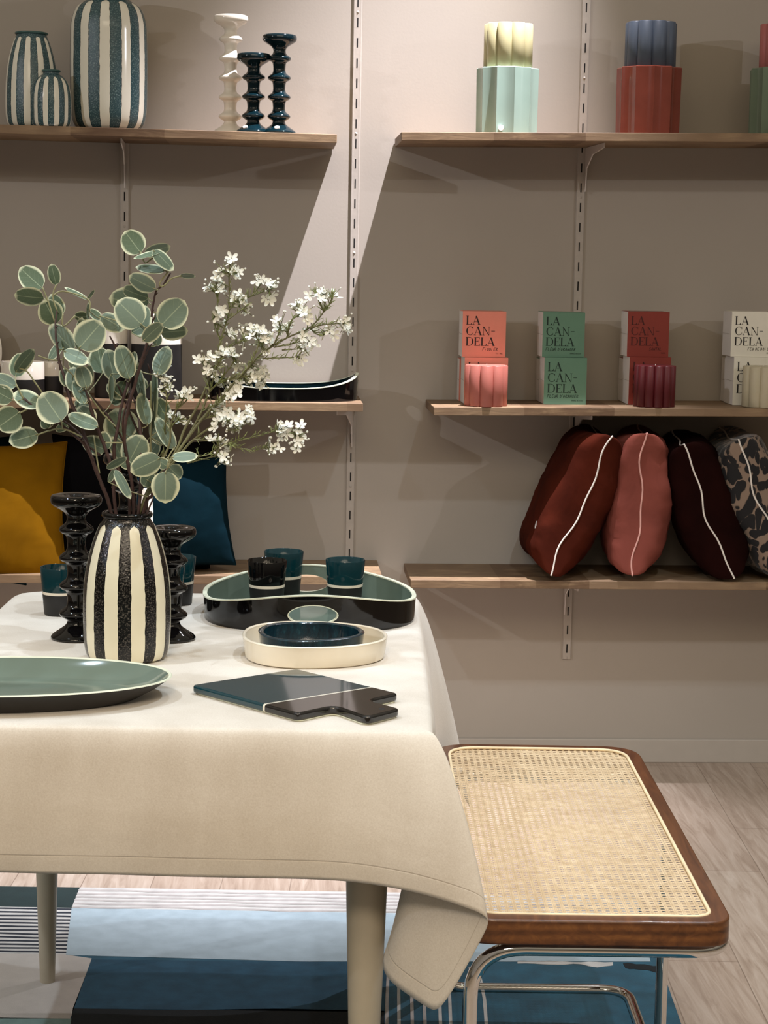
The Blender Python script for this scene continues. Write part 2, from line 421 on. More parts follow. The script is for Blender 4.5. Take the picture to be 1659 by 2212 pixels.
shelf(a.x, 2.3, a.z, a.z+sl*(2.3-a.x), 'middle right pine shelf under the candle boxes', [(XU[2]-.005, 'white bracket under the shelf of candle boxes', .03)])
a, g_ = P(0, 1241), P(826, 1245); sl = (g_.z-a.z)/(g_.x-a.x)
shelf(-1.45, g_.x, a.z+sl*(-1.45-a.x), g_.z, 'lowest left pine shelf under the mustard cushion', [])
a, h_ = P(887, 1252), P(1659, 1257); sl = (h_.z-a.z)/(h_.x-a.x)
shelf(a.x, 2.3, a.z, a.z+sl*(2.3-a.x), 'lowest right pine shelf under the velvet cushions', [(XU[2]-.02, 'white bracket under the lowest right shelf', .0)])
def shz(which, x):
    A = dict(UL=(P(0, 269), P(728, 290)), UR=(P(867, 285), P(1659, 288)), ML=(P(139, 864), P(784, 871)), MR=(P(937, 879), P(1659, 882)), LL=(P(0, 1241), P(826, 1245)), LR=(P(887, 1252), P(1659, 1257)))[which]
    return A[0].z+(A[1].z-A[0].z)*(x-A[0].x)/(A[1].x-A[0].x)+.0004
def onshelf(which, px, y):
    p = onY(px, 600, y); 
    z = shz(which, p.x)
    for _ in range(4):  # follow the lean of the verticals
        d = p-CAM; q = Vector((p.x, y, z)); v = q-CAM; py = IH/2-FPX*v.dot(UP)/v.dot(FW)
        p = onY(px, py, y); z = shz(which, p.x)
    return Vector((p.x, y, z)), (y-CAM.y)/ray(px, 600).y/FPX

# ---------------------------------------------------------------- striped vases on the upper left shelf
def vase(name, label, loc, prof, mat, rz=0, lip=None, lipmat=None, grp=None):
    t = thing(name, label, 'vase', loc, rz, grp)
    b = MB(); pr = smoothprof(prof, 5)
    inner = [(max(r-.004, .001), z) for r, z in pr[::-1] if z > .01]
    b.lathe([(.0005, 0)]+pr+inner+[(.0005, .012)], 72); b.build('body', mat, t, smooth=60)
    if lip:
        r, z, h, th = lip; l = MB(); pts = [(r*math.cos(a), r*math.sin(a), z) for a in [2*math.pi*k/48 for k in range(48)]]
        l.tube(pts, th, 10, closed=True)
        for i, v in enumerate(l.v): l.v[i] = (v[0], v[1], z+(v[2]-z)*h)
        l.build('lip', lipmat, t, smooth=180)
    return t
TEALS = dict(dark=(52, 78, 84), speck=(118, 142, 142), light=(232, 228, 212))
M_tglaze = plain('teal_lip', (52, 86, 84), .3)
c, s = onshelf('UL', 69, -.19)
vase('striped_vase', 'medium teal and white striped vase at the far left of the upper shelf', c,
     [(46*s, 0), (53*s, 10*s), (56*s, 40*s), (55*s, 90*s), (50*s, 135*s), (41*s, 170*s), (33*s, 190*s), (31*s, 196*s)],
     striped('teal_stripes_medium', n=11, zneck=190*s, phase=.6, **TEALS), 0, (32*s, 196*s, .8, 3.2*s), M_tglaze, 'teal and white striped vases')
c, s = onshelf('UL', 111, -.235)
vase('striped_vase', 'smallest teal and white striped vase, in front of the others', c,
     [(36*s, 0), (41*s, 8*s), (42.5*s, 30*s), (42*s, 65*s), (36*s, 92*s), (24*s, 106*s), (18*s, 110*s), (17.5*s, 117*s)],
     striped('teal_stripes_small', n=11, zneck=106*s, phase=2.0, **TEALS), 0, (18*s, 117*s, 1, 2.4*s), M_tglaze, 'teal and white striped vases')
c, s = onshelf('UL', 235, -.15)
vase('striped_vase', 'largest teal and white striped vase, cut by the top of the photo', c,
     [(58*s, 0), (72*s, 10*s), (80*s, 40*s), (82*s, 120*s), (81*s, 190*s), (79*s, 225*s), (68*s, 255*s), (48*s, 270*s), (42*s, 277*s), (43*s, 300*s)],
     striped('teal_stripes_large', n=11, zneck=268*s, phase=.2, **TEALS), 0, (45*s, 300*s, 1, 3*s), M_tglaze, 'teal and white striped vases')

# ---------------------------------------------------------------- ridged candlesticks
def candlestick(label, loc, n, s, mat, grp, sticker=None):
    """n ridges; s = metres per unit (cup radius 37 units)"""
    t = thing('candlestick', label, 'candlestick', loc, 0, grp)
    p = [(34, 0), (37, 1.5), (37, 4), (33, 8), (24, 14), (16, 20), (13.5, 26)]
    z = 37
    for k in range(n):
        p += [(15, z-9), (21.5, z-5), (24.6, z-1.6), (24.6, z+1.6), (21.5, z+5), (15.5, z+9.5), (13.5, z+15)]
        if k < n-1: p += [(13.3, z+21)]
        z += 41
    z = z-41+20
    p += [(14.5, z+1), (19, z+6), (28, z+11.5), (34.5, z+16), (37, z+20), (37, z+25.5), (35.5, z+29), (33, z+30)]
    H = z+30
    pr = [(r*s, q*s) for r, q in smoothprof(p, 3)]
    b = MB(); b.lathe([(.0003, 0)]+pr+[(24*s, (H-.5)*s), (11*s, (H-1)*s), (10*s, (H-3)*s), (9.5*s, (H-16)*s), (.0003, (H-16)*s)], 56)
    b.build('body', mat, t, smooth=75)
    if sticker:
        q = MB(); a = sticker; r = 29*s; d = Vector((math.cos(a), math.sin(a), 0)); tt = Vector((-math.sin(a), math.cos(a), 0)); nn = (d*.75+Vector((0, 0, .9))).normalized(); u = nn.cross(tt)
        c0 = Vector((0, 0, 11.8*s))+d*r; 
        pts = [c0+tt*math.cos(k*.5236)*6*s+u*math.sin(k*.5236)*4.4*s for k in range(12)]
        q.add([p+nn*.0016 for p in pts]+[p-nn*.002 for p in pts], [tuple(range(12))]+[(i, (i+1) % 12, 12+(i+1) % 12, 12+i) for i in range(12)]); q.build('sticker', M_sticker, t, smooth=0)
    return t
c, s = onshelf('UL', 497, -.16)
candlestick('tall cream white candlestick with five ridges on the upper shelf', c, 5, s*.985, M_white, 'ridged candlesticks on the shelf')
c, s = onshelf('UL', 547, -.21)
candlestick('short dark teal candlestick with three ridges, middle of the shelf trio', c, 3, s*.985, M_deepteal, 'ridged candlesticks on the shelf', -2.2)
c, s = onshelf('UL', 602, -.215)
candlestick('tall dark teal candlestick with four ridges, rightmost on the upper shelf', c, 4, s*.985, M_deepteal, 'ridged candlesticks on the shelf', -1.7)

# ---------------------------------------------------------------- fluted pots and candles
def fluted(b, r, z0, z1, n, concave, c=(0, 0, 0), taper=0, dz=.002):
    def fn(a, z):
        x = abs(math.sin(n*a/2))
        return (1-.11*x**.8) if concave else (.84+.16*x**.6)
    b.lathe([(r*.15, z0), (r*(.965-taper), z0), (r*(1-taper), z0+dz), (r, z1-dz), (r*.965, z1), (r*.15, z1)], n*12, c, fn=fn)
def potset(px, y, r_, h_, rc, hc, pm, cm, plabel, clabel, rz, sticker=None):
    c, s = onshelf('UR', px, y)
    t = thing('fluted_candle_pot', plabel, 'candle pot', c, rz, 'fluted ceramic pots on the upper right shelf')
    b = MB(); fluted(b, r_*s, 0, h_*s, 11, True, taper=.02); b.build('body', pm, t, smooth=28)
    if sticker is not None:
        q = MB(); a = -math.pi/2-rz+sticker; d = Vector((math.cos(a), math.sin(a), 0)); tt = Vector((-math.sin(a), math.cos(a), 0))
        c0 = d*(r_*s*.978)+Vector((0, 0, 11*s)); pts = [c0+tt*math.cos(k*.5236)*6*s+Vector((0, 0, 1))*math.sin(k*.5236)*6*s for k in range(12)]
        q.add([p+d*.001 for p in pts]+[p-d*.006 for p in pts], [tuple(range(12))]+[(i, (i+1) % 12, 12+(i+1) % 12, 12+i) for i in range(12)]); q.build('sticker', M_sticker, t, smooth=0)
    k = thing('fluted_candle', clabel, 'candle', c+Vector((0, 0, h_*s+.0004)), rz+.3, 'fluted candles above the pots')
    b = MB(); fluted(b, rc*s, 0, hc*s, 9, False); wx = b.build('wax', cm, k, smooth=50)
    b = MB(); b.tube([(0, 0, hc*s-.002), (.001, 0, hc*s+.004), (.002, .001, hc*s+.007)], .0008, 6); b.build('wick', M_pipe, k)
potset(1094, -.16, 67, 139, 53, 92, M_mint, M_wcream, 'mint green fluted ceramic pot on the upper right shelf', 'pale yellow fluted candle standing on the mint green pot', .25, -.3)
potset(1399, -.165, 70, 141, 55, 94, M_brick, M_wblue, 'brick red fluted ceramic pot on the upper right shelf', 'slate blue fluted candle standing on the brick red pot', .1)
potset(1686, -.165, 71, 140, 53, 92, M_moss, M_wpink, 'celadon green fluted pot at the right edge of the photo', 'pink fluted candle standing on the celadon pot at the right edge', .4, -.35)

# ---------------------------------------------------------------- lettering
def bar(p, q, w):  # thin quad from p to q
    p = Vector(p); q = Vector(q); d = (q-p).normalized(); n = Vector((-d.y, d.x))*w/2
    return [p+n, q+n, q-n, p-n]
def arcband(cx, cy, rx, ry, a0, a1, tmax, tmin, n=18, peak=0):
    out = []
    for i in range(n):
        A = []
        for k in (i, i+1):
            a = math.radians(a0+(a1-a0)*k/n); th = tmin+(tmax-tmin)*abs(math.cos(a-math.radians(peak)))**1.6
            A.append((Vector((cx+rx*math.cos(a), cy+ry*math.sin(a))), Vector((cx+(rx-th)*math.cos(a), cy+(ry-min(th, tmin*1.4))*math.sin(a)))))
        out.append([A[0][0], A[1][0], A[1][1], A[0][1]])
    return out
S, T = .16, .042
def serif(x, y, w=.3): return bar((x-w/2, y), (x+w/2, y), T)
LET = {
 'L': (.74, lambda: [bar((.17, 0), (.17, 1), S), serif(.17, .987), bar((.03, .014), (.72, .014), T), [Vector((.70, 0)), Vector((.74, .26)), Vector((.71, .26)), Vector((.56, .02))]]),
 'A': (.98, lambda: [bar((.12, 0), (.49, 1), .04), bar((.84, 0), (.47, 1.0), S), bar((.24, .33), (.72, .33), T), serif(.13, .013, .26), serif(.84, .013, .32)]),
 'C': (.95, lambda: arcband(.52, .5, .47, .52, 42, 318, S*1.05, T)+[bar((.87, .68), (.87, .93), T), bar((.87, .07), (.87, .30), T)]),
 'N': (1.05, lambda: [bar((.18, 0), (.18, 1), .04), bar((.86, 0), (.86, 1), .04), [Vector((.08, 1)), Vector((.24, 1)), Vector((.88, 0)), Vector((.80, 0))], serif(.18, .013, .26), serif(.86, .987, .26)]),
 'D': (1.0, lambda: [bar((.17, 0), (.17, 1), S), serif(.14, .987, .24), serif(.14, .014, .24), bar((.1, .986), (.48, .986), T), bar((.1, .014), (.48, .014), T)]+arcband(.46, .5, .48, .5, -90, 90, S*1.05, T)),
 'E': (.78, lambda: [bar((.17, 0), (.17, 1), S), bar((.03, .986), (.68, .986), T), bar((.03, .014), (.72, .014), T), bar((.17, .52), (.5, .52), T), bar((.67, .8), (.67, 1), T), bar((.71, 0), (.71, .22), T), bar((.5, .42), (.5, .62), T)]),
 '-': (.55, lambda: [bar((.05, .5), (.5, .5), T*1.4)]),
}
HW = {'F': [[(0, 0), (.12, 1)], [(.02, .98), (.62, 1.05)], [(.06, .52), (.42, .56)]], 'I': [[(.1, 0), (.2, .7)], [(.24, .98), (.26, 1.04)]], 'G': [[(.6, .85), (.25, .95), (.02, .5), (.12, .08), (.5, .1), (.52, .45), (.3, .42)]],
 'U': [[(.05, .9), (.05, .2), (.2, .02), (.42, .2), (.5, .9)], [(.5, .9), (.48, 0)]], 'E': [[(.08, 0), (.1, .95)], [(.1, .95), (.6, 1)], [(.1, .5), (.5, .52)], [(.08, .02), (.6, .05)]], 'R': [[(.05, 0), (.1, .95), (.5, .9), (.5, .6), (.1, .5), (.65, 0)]],
 'L': [[(.1, 1), (.05, .02), (.5, .05)]], 'D': [[(.1, 0), (.12, .95), (.55, .7), (.5, .2), (.08, 0)]], 'O': [[(.3, .95), (.02, .5), (.25, 0), (.55, .4), (.3, .95)]], 'A': [[(0, 0), (.3, 1), (.55, 0)], [(.1, .35), (.48, .38)]],
 'N': [[(.02, 0), (.06, .95), (.5, .05), (.56, 1)]], 'S': [[(.55, .9), (.2, .95), (.12, .6), (.45, .4), (.4, .05), (0, .08)]], 'T': [[(.28, 0), (.3, .95)], [(0, .93), (.62, 1)]], 'B': [[(.05, 0), (.08, .98), (.45, .8), (.12, .52), (.52, .3), (.05, 0)]], "'": [[(.1, 1.1), (.05, .85)]], ' ': []}
def textmesh(lines, hand, cap, w, h, hx, hs=.062):
    """flat lettering as polygons in the x-z plane; w,h = face size"""
    polys = []
    cs = .148*h/.117*.98; 
    for i, ln in enumerate(lines):
        x = -w/2+.075*w; y = h/2-h*(.285+.232*i); u = h*.185
        for ch in ln:
            wd, fn = LET[ch]
            for pl in fn(): polys.append([(x+p.x*u*.98, y+p.y*u) for p in pl])
            x += wd*u*.98+u*.02
    x = hx*w-w/2; u = h*hs; y = -h/2+h*.145
    for ch in hand:
        for stx in HW[ch]:
            for a, b2 in zip(stx, stx[1:]):
                polys.append([(x+(p.x+p.y*.15)*u, y+p.y*u) for p in bar(a, b2, .13)])
        x += u*(.78 if ch not in " '" else .4)
    # small printed caption under the handwriting
    x = w*.44; u = h*.03; y = -h/2+h*.072
    n = len(cap); x -= n*u*.62
    for ch in cap.upper():
        for stx in HW.get(ch, [[(.1, 0), (.4, .7)]]):
            for a, b2 in zip(stx, stx[1:]):
                polys.append([(x+p.x*u*.9, y+p.y*u) for p in bar(a, b2, .12)])
        x += u*.62
    return polys
SPECS = {
 'coral': (CARD['coral'], INK, "FIGUIER", .47, 'Fig tree', 'coral'), 'green': (CARD['green'], INKG, "FLEUR D'ORANGER", .08, 'Orange blossom', 'green'),
 'brick': (CARD['brick'], INKR, "SANTAL", .53, 'Santal', 'brick red'), 'white': (CARD['white'], INK, "FEU DE BOIS", .40, 'Bois', 'white')}
TXT = {}
def candle_box(key, label, px0, px1, pyt, pyb, y, depth=.1, rz=0.0):
    cm, ink, hand, hx, cap, cn = SPECS[key]
    a = onY(px0, pyb, y); b2 = onY(px1, pyb, y); top = onY((px0+px1)/2, pyt, y)
    w = b2.x-a.x; h = top.z-(a.z+b2.z)/2; z0 = (a.z+b2.z)/2
    t = thing('candle_box', label, 'box', ((a.x+b2.x)/2, y, z0), rz, 'printed candle boxes')
    b = MB(); b.box((0, depth/2, h/2), (w, depth, h)); ct = b.build('carton', M_card, t, smooth=0, bevel=.0008)
    b = MB(); th = .0006
    b.box((0, -th/2, h/2), (w+.0006, th, h)); b.box((0, depth/2, h+th/2), (w+.0006, depth, th)); sv = b.build('sleeve', cm, t, smooth=0)
    b = MB(); b.box((-w/2-.0003, depth/2, h*.5), (.0006, depth-.004, .0009)); b.build('lid_seam', M_base, ct, smooth=0)
    polys = textmesh(['LA', 'CAN-', 'DELA'], hand, cap, w, h, hx)
    key2 = key
    b = MB()
    for pl in polys: b.add([(p[0], -.0011, h/2+p[1]) for p in pl], [(0, 1, 2, 3)])
    b.build('lettering', ink, sv, smooth=0)
    return t, z0+h
def small_candle(px, r, pyt, y, mat, label, rz=0, n=10):
    c, s = onshelf('MR', px, y); h = onY(px, pyt, y).z-c.z
    k = thing('fluted_candle', label, 'candle', c, rz, 'small fluted candles in front of the boxes')
    b = MB(); fluted(b, r*s, 0, h, n, False); b.build('wax', mat, k, smooth=50)
    b = MB(); b.tube([(0, 0, h-.002), (.0005, .001, h+.003)], .0007, 6); b.build('wick', M_pipe, k)
for key, (u0, u1, ut, l0, l1, lt, bx) in dict(coral=(998, 1091, 673, 1002, 1095, 773, 991), green=(1171, 1261, 675, 1174, 1265, 773, 1163), brick=(1354, 1443, 674, 1357, 1446, 772, 1343), white=(1578, 1668, 674, 1582, 1671, 772, 1567)).items():
    nm = SPECS[key][5]
    yb = -.175
    c0, s0 = onshelf('MR', (l0+l1)/2, yb)
    v = c0-CAM; pyb = IH/2-FPX*v.dot(UP)/v.dot(FW)
    where = {'coral': ' behind the coral candle', 'green': ' with nothing in front', 'brick': ' behind the cherry candle', 'white': ' behind the ivory candle'}[key]
    candle_box(key, f'lower {nm} candle box{where}', l0, l1, lt, pyb, yb)
    u_b = onY((l0+l1)/2, lt, yb).z
    q = Vector(((onY(u0, 700, yb+.006).x+onY(u1, 700, yb+.006).x)/2, yb+.006, u_b+.0012)); v = q-CAM; pyb2 = IH/2-FPX*v.dot(UP)/v.dot(FW)
    candle_box(key, f'upper {nm} candle box, topmost of its stack', u0, u1, ut, pyb2, yb+.006)
    c1, s1 = onshelf('MR', bx+45, yb+.108); v = c1-CAM; pyb3 = IH/2-FPX*v.dot(UP)/v.dot(FW)
    candle_box(key, f'rear {nm} candle box, hidden behind the front stack', bx, bx+88, lt+3, pyb3, yb+.108, depth=.062)
small_candle(1049, 47, 788, -.226, M_wcoral, 'coral pink fluted candle in front of the coral box', .1, 9)
small_candle(1412.5, 46, 789, -.226, M_wred, 'cherry red fluted candle in front of the brick red box', .3, 12)
small_candle(1646, 46, 791, -.226, M_wivory, 'ivory fluted candle in front of the white box', .15, 9)

# ---------------------------------------------------------------- cushions
def cushion(label, c, n, v, su, sv, th, mat, pipe, grp, seed=0, p=.42, piper=.0023, wav=.01, tear=False):
    """n = face normal, v = up direction of the cushion"""
    n = Vector(n).normalized(); v = Vector(v); v = (v-n*v.dot(n)).normalized(); u = v.cross(n).normalized()
    N = 30; t = thing('cushion', label, 'cushion', c, 0, grp)
    def pos(a, b, side):
        x = a*(1-.075*(1-b*b)*a*a); y = b*(1-.075*(1-a*a)*b*b)
        e = max((1-a*a)*(1-b*b), 0)**p
        w = noise.noise(Vector((a*2.2+seed, b*2.2, side*3)))*.05*e
        cr_ = noise.noise(Vector((a*7+seed*3, b*7, side*5)))*.06*(e**.3)
        ea = max(abs(a), abs(b)); tt = b if abs(a) > abs(b) else a
        w += .045*math.sin(tt*21+seed*4+5*noise.noise(Vector((tt*2+seed, side*2.0, 1))))*math.exp(-(1-ea)*5)*e*1.6
        w -= .05*abs(noise.noise(Vector((a*3.1+seed*2, b*3.1+side, 4))))*e
        wv = wav*(math.sin(b*4.2+seed)+.5*math.sin(b*9+a*5+seed*2))*max(abs(a), abs(b))**2
        return u*(x*su/2)+v*(y*sv/2)+n*(side*th/2*(e+w+cr_*e**.4)+wv)
    g = [-math.cos(math.pi*i/N) for i in range(N+1)]
    mb = MB()
    for side in (1, -1):
        vs = [pos(a, b, side) for b in g for a in g]
        mb.add(vs, [(j*(N+1)+i, j*(N+1)+i+1, (j+1)*(N+1)+i+1, (j+1)*(N+1)+i) for j in range(N) for i in range(N)])
    import bmesh
    o = mb.build('cover', mat, t, smooth=180)
    bm = bmesh.new(); bm.from_mesh(o.data); bmesh.ops.remove_doubles(bm, verts=bm.verts, dist=1e-5); bmesh.ops.recalc_face_normals(bm, faces=bm.faces); bm.to_mesh(o.data); bm.free()
    if pipe:
        ring = [pos(a, -1, 1) for a in g[:-1]]+[pos(1, b, 1) for b in g[:-1]]+[pos(a, 1, 1) for a in g[:0:-1]]+[pos(-1, b, 1) for b in g[:0:-1]]
        q = MB(); q.tube(ring, piper, 8, closed=True); q.build('piping', pipe, t, smooth=180)
    if tear:
        q = MB(); s_ = -1 if n.x > 0 else 1
        k = [(0, .011), (.004, .003), (.005, -.003), (.003, -.008), (0, -.009), (-.003, -.008), (-.005, -.003), (-.004, .003)]
        c0 = pos(tear[0], tear[1], tear[2]); d_ = .03
        uu = (pos(tear[0]+d_, tear[1], tear[2])-c0).normalized(); vv = (pos(tear[0], tear[1]+d_, tear[2])-c0).normalized()
        nn = uu.cross(vv).normalized(); nn = nn if nn.dot(n)*tear[2] > 0 else -nn
        q.add([c0+uu*x+vv*y+nn*.0012 for x, y in k]+[c0+uu*x+vv*y-nn*.003 for x, y in k], [tuple(range(8))]+[(i, (i+1) % 8, 8+(i+1) % 8, 8+i) for i in range(8)])
        q.build('logo_patch', M_sticker, t, smooth=0)
    return t
def side_cushion(label, pb, pt, wpx, mat, pipe, seed, yw=0, tear=False, depth=.29, yc=-.15):
    b0 = onY(pb[0], pb[1], -.285); t0 = onY(pt[0], pt[1], -.285); c = (b0+t0)/2; c.y = yc; v = t0-b0; L = v.length; v.normalize()
    n = Vector((0, 1, 0)).cross(v); n = Matrix.Rotation(yw, 3, v) @ n
    cushion(label, c, n, v, depth, L, wpx*.0012, mat, pipe, 'velvet cushions on the lowest right shelf', seed, tear=tear, p=.24, wav=.007)
side_cushion('dark rust velvet cushion leaning right, with a white drop shaped patch', (1186, 1240), (1322, 942), 158, M_rust, M_pipe, 1.3, .02, tear=(-.62, -.5, -1))
side_cushion('rose pink velvet cushion standing upright between two dark ones', (1383, 1243), (1408, 936), 154, M_pink, plain('rose_piping', (214, 160, 148), .7), 2.1, -.12)
side_cushion('oxblood brown velvet cushion leaning left beside the leopard print one', (1592, 1245), (1487, 955), 155, M_brown, M_pipe, 5.2, -.12)
side_cushion('leopard print cushion cut by the right edge of the photo', (1712, 1245), (1596, 948), 155, M_leo, M_pipe, 3.9, -.05)
G2 = 'velvet cushions on the lowest left shelf'
def front_cushion(label, px, py, w, h, th, mat, y, lean, turn, tilt, seed):
    c = onY(px, py, y)
    n = Vector((math.sin(turn), -math.cos(turn)*math.cos(lean), math.sin(lean))); v = Vector((math.sin(tilt), math.sin(lean), math.cos(tilt)))
    cushion(label, c, n, v, w, h, th, mat, mat, G2, seed, p=.4, wav=.003, piper=.002)
front_cushion('mustard yellow velvet cushion propped at the left end of the low shelf', -28, 1108, .41, .37, .15, M_mustard, -.2, .22, .12, -.03, 1.0)
front_cushion('black velvet cushion standing behind the vase between mustard and teal', 285, 1098, .43, .37, .12, M_blackv, -.13, .1, -.05, .03, 4.0)
front_cushion('teal velvet cushion behind the small black candlestick', 380, 1112, .285, .285, .12, M_tealv, -.225, .12, .1, -.10, 7.0)
front_cushion('second mustard cushion mostly hidden behind the black one', 245, 1096, .30, .35, .05, M_mustard, -.045, .06, 0, 0, 9.0)
front_cushion('dark teal cushion peeking out above the mustard one', -75, 1100, .32, .40, .06, M_tealv, -.06, .06, 0, 0, 11.0)
c, s = onshelf('LL', 318, -.255)
b = MB(); b.lathe([(44*s, 0), (46*s, 2*s), (24*s, 175*s), (20*s, 190*s), (14*s, 192*s)], 40)
one('white_cone_vase', b, M_white, 'plain white tapered vase partly hidden behind the striped vase', 'vase', c, smooth=50)

# ---------------------------------------------------------------- items on the middle left shelf
def canister(px, y, r, pyt, pyband, label, oval=1):
    c, s = onshelf('ML', px, y); top = onY(px, pyt, y).z-c.z; band = onY(px, pyband, y).z-c.z
    t = thing('two_tone_canister', label, 'canister', c, 0, 'black and white canisters on the middle left shelf')
    b = MB(); R = r*s
    b.lathe([(.001, 0), (R*.96, 0), (R, .003), (R, band)], 40); b.build('base', M_blackm, t, smooth=40)
    b = MB(); b.lathe([(R+.0004, band), (R+.0004, top-.002), (R-.001, top), (R-.005, top), (R-.006, top-.01), (R-.006, band+.01), (.001, band+.01)], 40); b.build('upper_band', M_white, t, smooth=40)
canister(240, -.16, 36, 677, 741, 'tall black and white canister on the left of the tall pair behind the leaves')
canister(338, -.18, 55, 677, 742, 'wide tall black and white canister, its right side clear of the leaves')
canister(50, -.19, 46, 780, 818, 'low black and white canister at the left edge of the middle shelf')
canister(108, -.12, 29, 781, 811, 'low slim black and white canister beside the stack of leaves')
c, s = onshelf('ML', -48, -.06)
b = MB(); R = 52*s
b.lathe([(.001, 0), (R*.5, 0), (R*.95, .008), (R, .014), (R*.97, .015), (R*.5, .006), (.001, .005)], 48)
o = one('oval_plate', b, M_white, 'white plate standing against the wall at the left edge', 'plate', (c.x, -.04, c.z+R*1.02*1.6), smooth=60)
o.rotation_euler = (math.radians(80), 0, 0); o.scale = (1, 1.6, 1)

# ---------------------------------------------------------------- trays with cut-out handles
def tray(label, loc, rz, hx, hy, hlow, hhigh, hole_w, ex=2.5, lining=None, grp='black trays with cut-out handles'):
    """handles at local +-y; rim rises towards the handles"""
    t = thing('serving_tray', label, 'tray', loc, rz, grp)
    def pt(a, ins=0):
        ca, sa = math.cos(a), math.sin(a)
        r = 1/((abs(ca)**ex+abs(sa)**ex)**(1/ex))
        return Vector((r*ca*(hx-ins), r*sa*(hy-ins)))
    def H(a): return hlow+(hhigh-hlow)*(abs(math.sin(a))**3.2)
    TH = .006
    def W_(a, h, ins):
        p = pt(a, ins); z = h*H(a); fl = .985+.015*(z/hhigh)
        return Vector((p.x*fl, p.y*fl, z))
    outer = MB(); inner = MB(); rim = MB()
    half = math.atan2(hole_w*1.35, hy)
    secs = []
    for a0 in (math.pi/2, -math.pi/2):
        K = 40; ew = math.atan2(hole_w/2, hy); eh = .25; hc = .47
        ring_r = []; ring_e = []
        for k in range(K):
            an = 2*math.pi*k/K; cx, cy = math.cos(an), math.sin(an)
            m_ = max(abs(cx), abs(cy)); ring_r.append((a0+half*cx/m_, .5+.5*cy/m_)); ring_e.append((a0+ew*cx, hc+eh*cy))
        for mb, ins in ((outer, 0), (inner, TH)):
            vs = []
            for L_ in range(4):
                f_ = L_/3
                vs += [W_(r_[0]*(1-f_)+e_[0]*f_, r_[1]*(1-f_)+e_[1]*f_, ins) for r_, e_ in zip(ring_r, ring_e)]
            mb.add(vs, [(L_*K+k, L_*K+(k+1) % K, (L_+1)*K+(k+1) % K, (L_+1)*K+k) for L_ in range(3) for k in range(K)])
        vs = [W_(e_[0], e_[1], -.0006) for e_ in ring_e]+[W_(e_[0], e_[1], TH+.0006) for e_ in ring_e]
        rim.add(vs, [(k, (k+1) % K, K+(k+1) % K, K+k) for k in range(K)])
        # narrow glazed lip round the cut-out
        vs = [W_(e_[0], e_[1], -.0007) for e_ in ring_e]+[W_(a0+(e_[0]-a0)*1.035, hc+(e_[1]-hc)*1.09, -.0007) for e_ in ring_e]
        rim.add(vs, [(k, (k+1) % K, K+(k+1) % K, K+k) for k in range(K)])
    for a0 in (-math.pi/2+half, math.pi/2+half):
        n = 40; span = math.pi-2*half
        for mb, ins in ((outer, 0), (inner, TH)):
            vs = [W_(a0+span*i/n, j/4, ins) for j in range(5) for i in range(n+1)]
            mb.add(vs, [(j*(n+1)+i, j*(n+1)+i+1, (j+1)*(n+1)+i+1, (j+1)*(n+1)+i) for j in range(4) for i in range(n)])
    n = 140
    A = [W_(2*math.pi*k/n, 1, -.0008)+Vector((0, 0, .0006)) for k in range(n)]; B = [W_(2*math.pi*k/n, 1, TH+.0008)+Vector((0, 0, .0006)) for k in range(n)]
    A2 = [p-Vector((0, 0, .0022)) for p in A]; B2 = [p-Vector((0, 0, .0022)) for p in B]
    rim.add(A+B+A2+B2, [(k, (k+1) % n, n+(k+1) % n, n+k) for k in range(n)]+[(2*n+k, 2*n+(k+1) % n, (k+1) % n, k) for k in range(n)]+[(n+k, n+(k+1) % n, 3*n+(k+1) % n, 3*n+k) for k in range(n)])
    fl = [W_(2*math.pi*k/n, 0, TH) for k in range(n)]
    inner.add([(p.x, p.y, .004) for p in fl]+[(0, 0, .004)], [(k, (k+1) % n, n) for k in range(n)])
    fl = [W_(2*math.pi*k/n, 0, 0) for k in range(n)]
    outer.add([(p.x, p.y, 0) for p in fl]+[(0, 0, 0)], [(k, (k+1) % n, n) for k in range(n)])
    outer.build('outer_shell', M_black, t, smooth=50); inner.build('lining', lining or M_sage, t, smooth=50); rim.build('rim', M_rim, t, smooth=50)
    return t
c, s = onshelf('ML', 610, -.142)
tray('long black tray with petrol lining at the right end of the middle shelf', c, math.pi/2, .118, .197, .034, .070, .075, 2.6, M_deepteal)

# ---------------------------------------------------------------- table with linen cloth
TZ = .745
O2 = Vector((.214, -2.685, 0)); E1 = Vector((-.9988, .0496, 0)); E2 = Vector((.0496, .9988, 0)); TW, TD = .745, 1.05
tb = thing('dining_table', 'beige lacquered table with tapered round legs under the linen cloth', 'table', (O2.x, O2.y, 0), math.atan2(E2.y, E2.x)-math.pi/2)
def tl(u, v, z=0): return (-u, v, z)
b = MB(); b.box(tl(TW/2, TD/2, TZ-.016), (TW-.012, TD-.012, .026)); b.build('tabletop', M_tablewood, tb, smooth=0, bevel=.004)
b = MB()
for (u0, v0, u1, v1) in ((.08, .08, TW-.08, .08), (.08, TD-.08, TW-.08, TD-.08), (.08, .08, .08, TD-.08), (TW-.08, .08, TW-.08, TD-.08)):
    b.box(tl((u0+u1)/2, (v0+v1)/2, TZ-.063), (abs(u1-u0)+.018, abs(v1-v0)+.018, .066))
b.build('apron', M_tablewood, tb, smooth=0)
for (u, v) in ((.088, .10), (TW-.06, .10), (.088, TD-.052), (TW-.06, TD-.052)):
    b = MB(); b.lathe([(.001, 0), (.0125, 0), (.0138, .003)]+[(.0135+.03*z, z) for z in (.1, .3, .5)]+[(.0135+.03*.714, .715)], 40, tl(u, v)); b.build('leg', M_tablewood, tb, smooth=50)

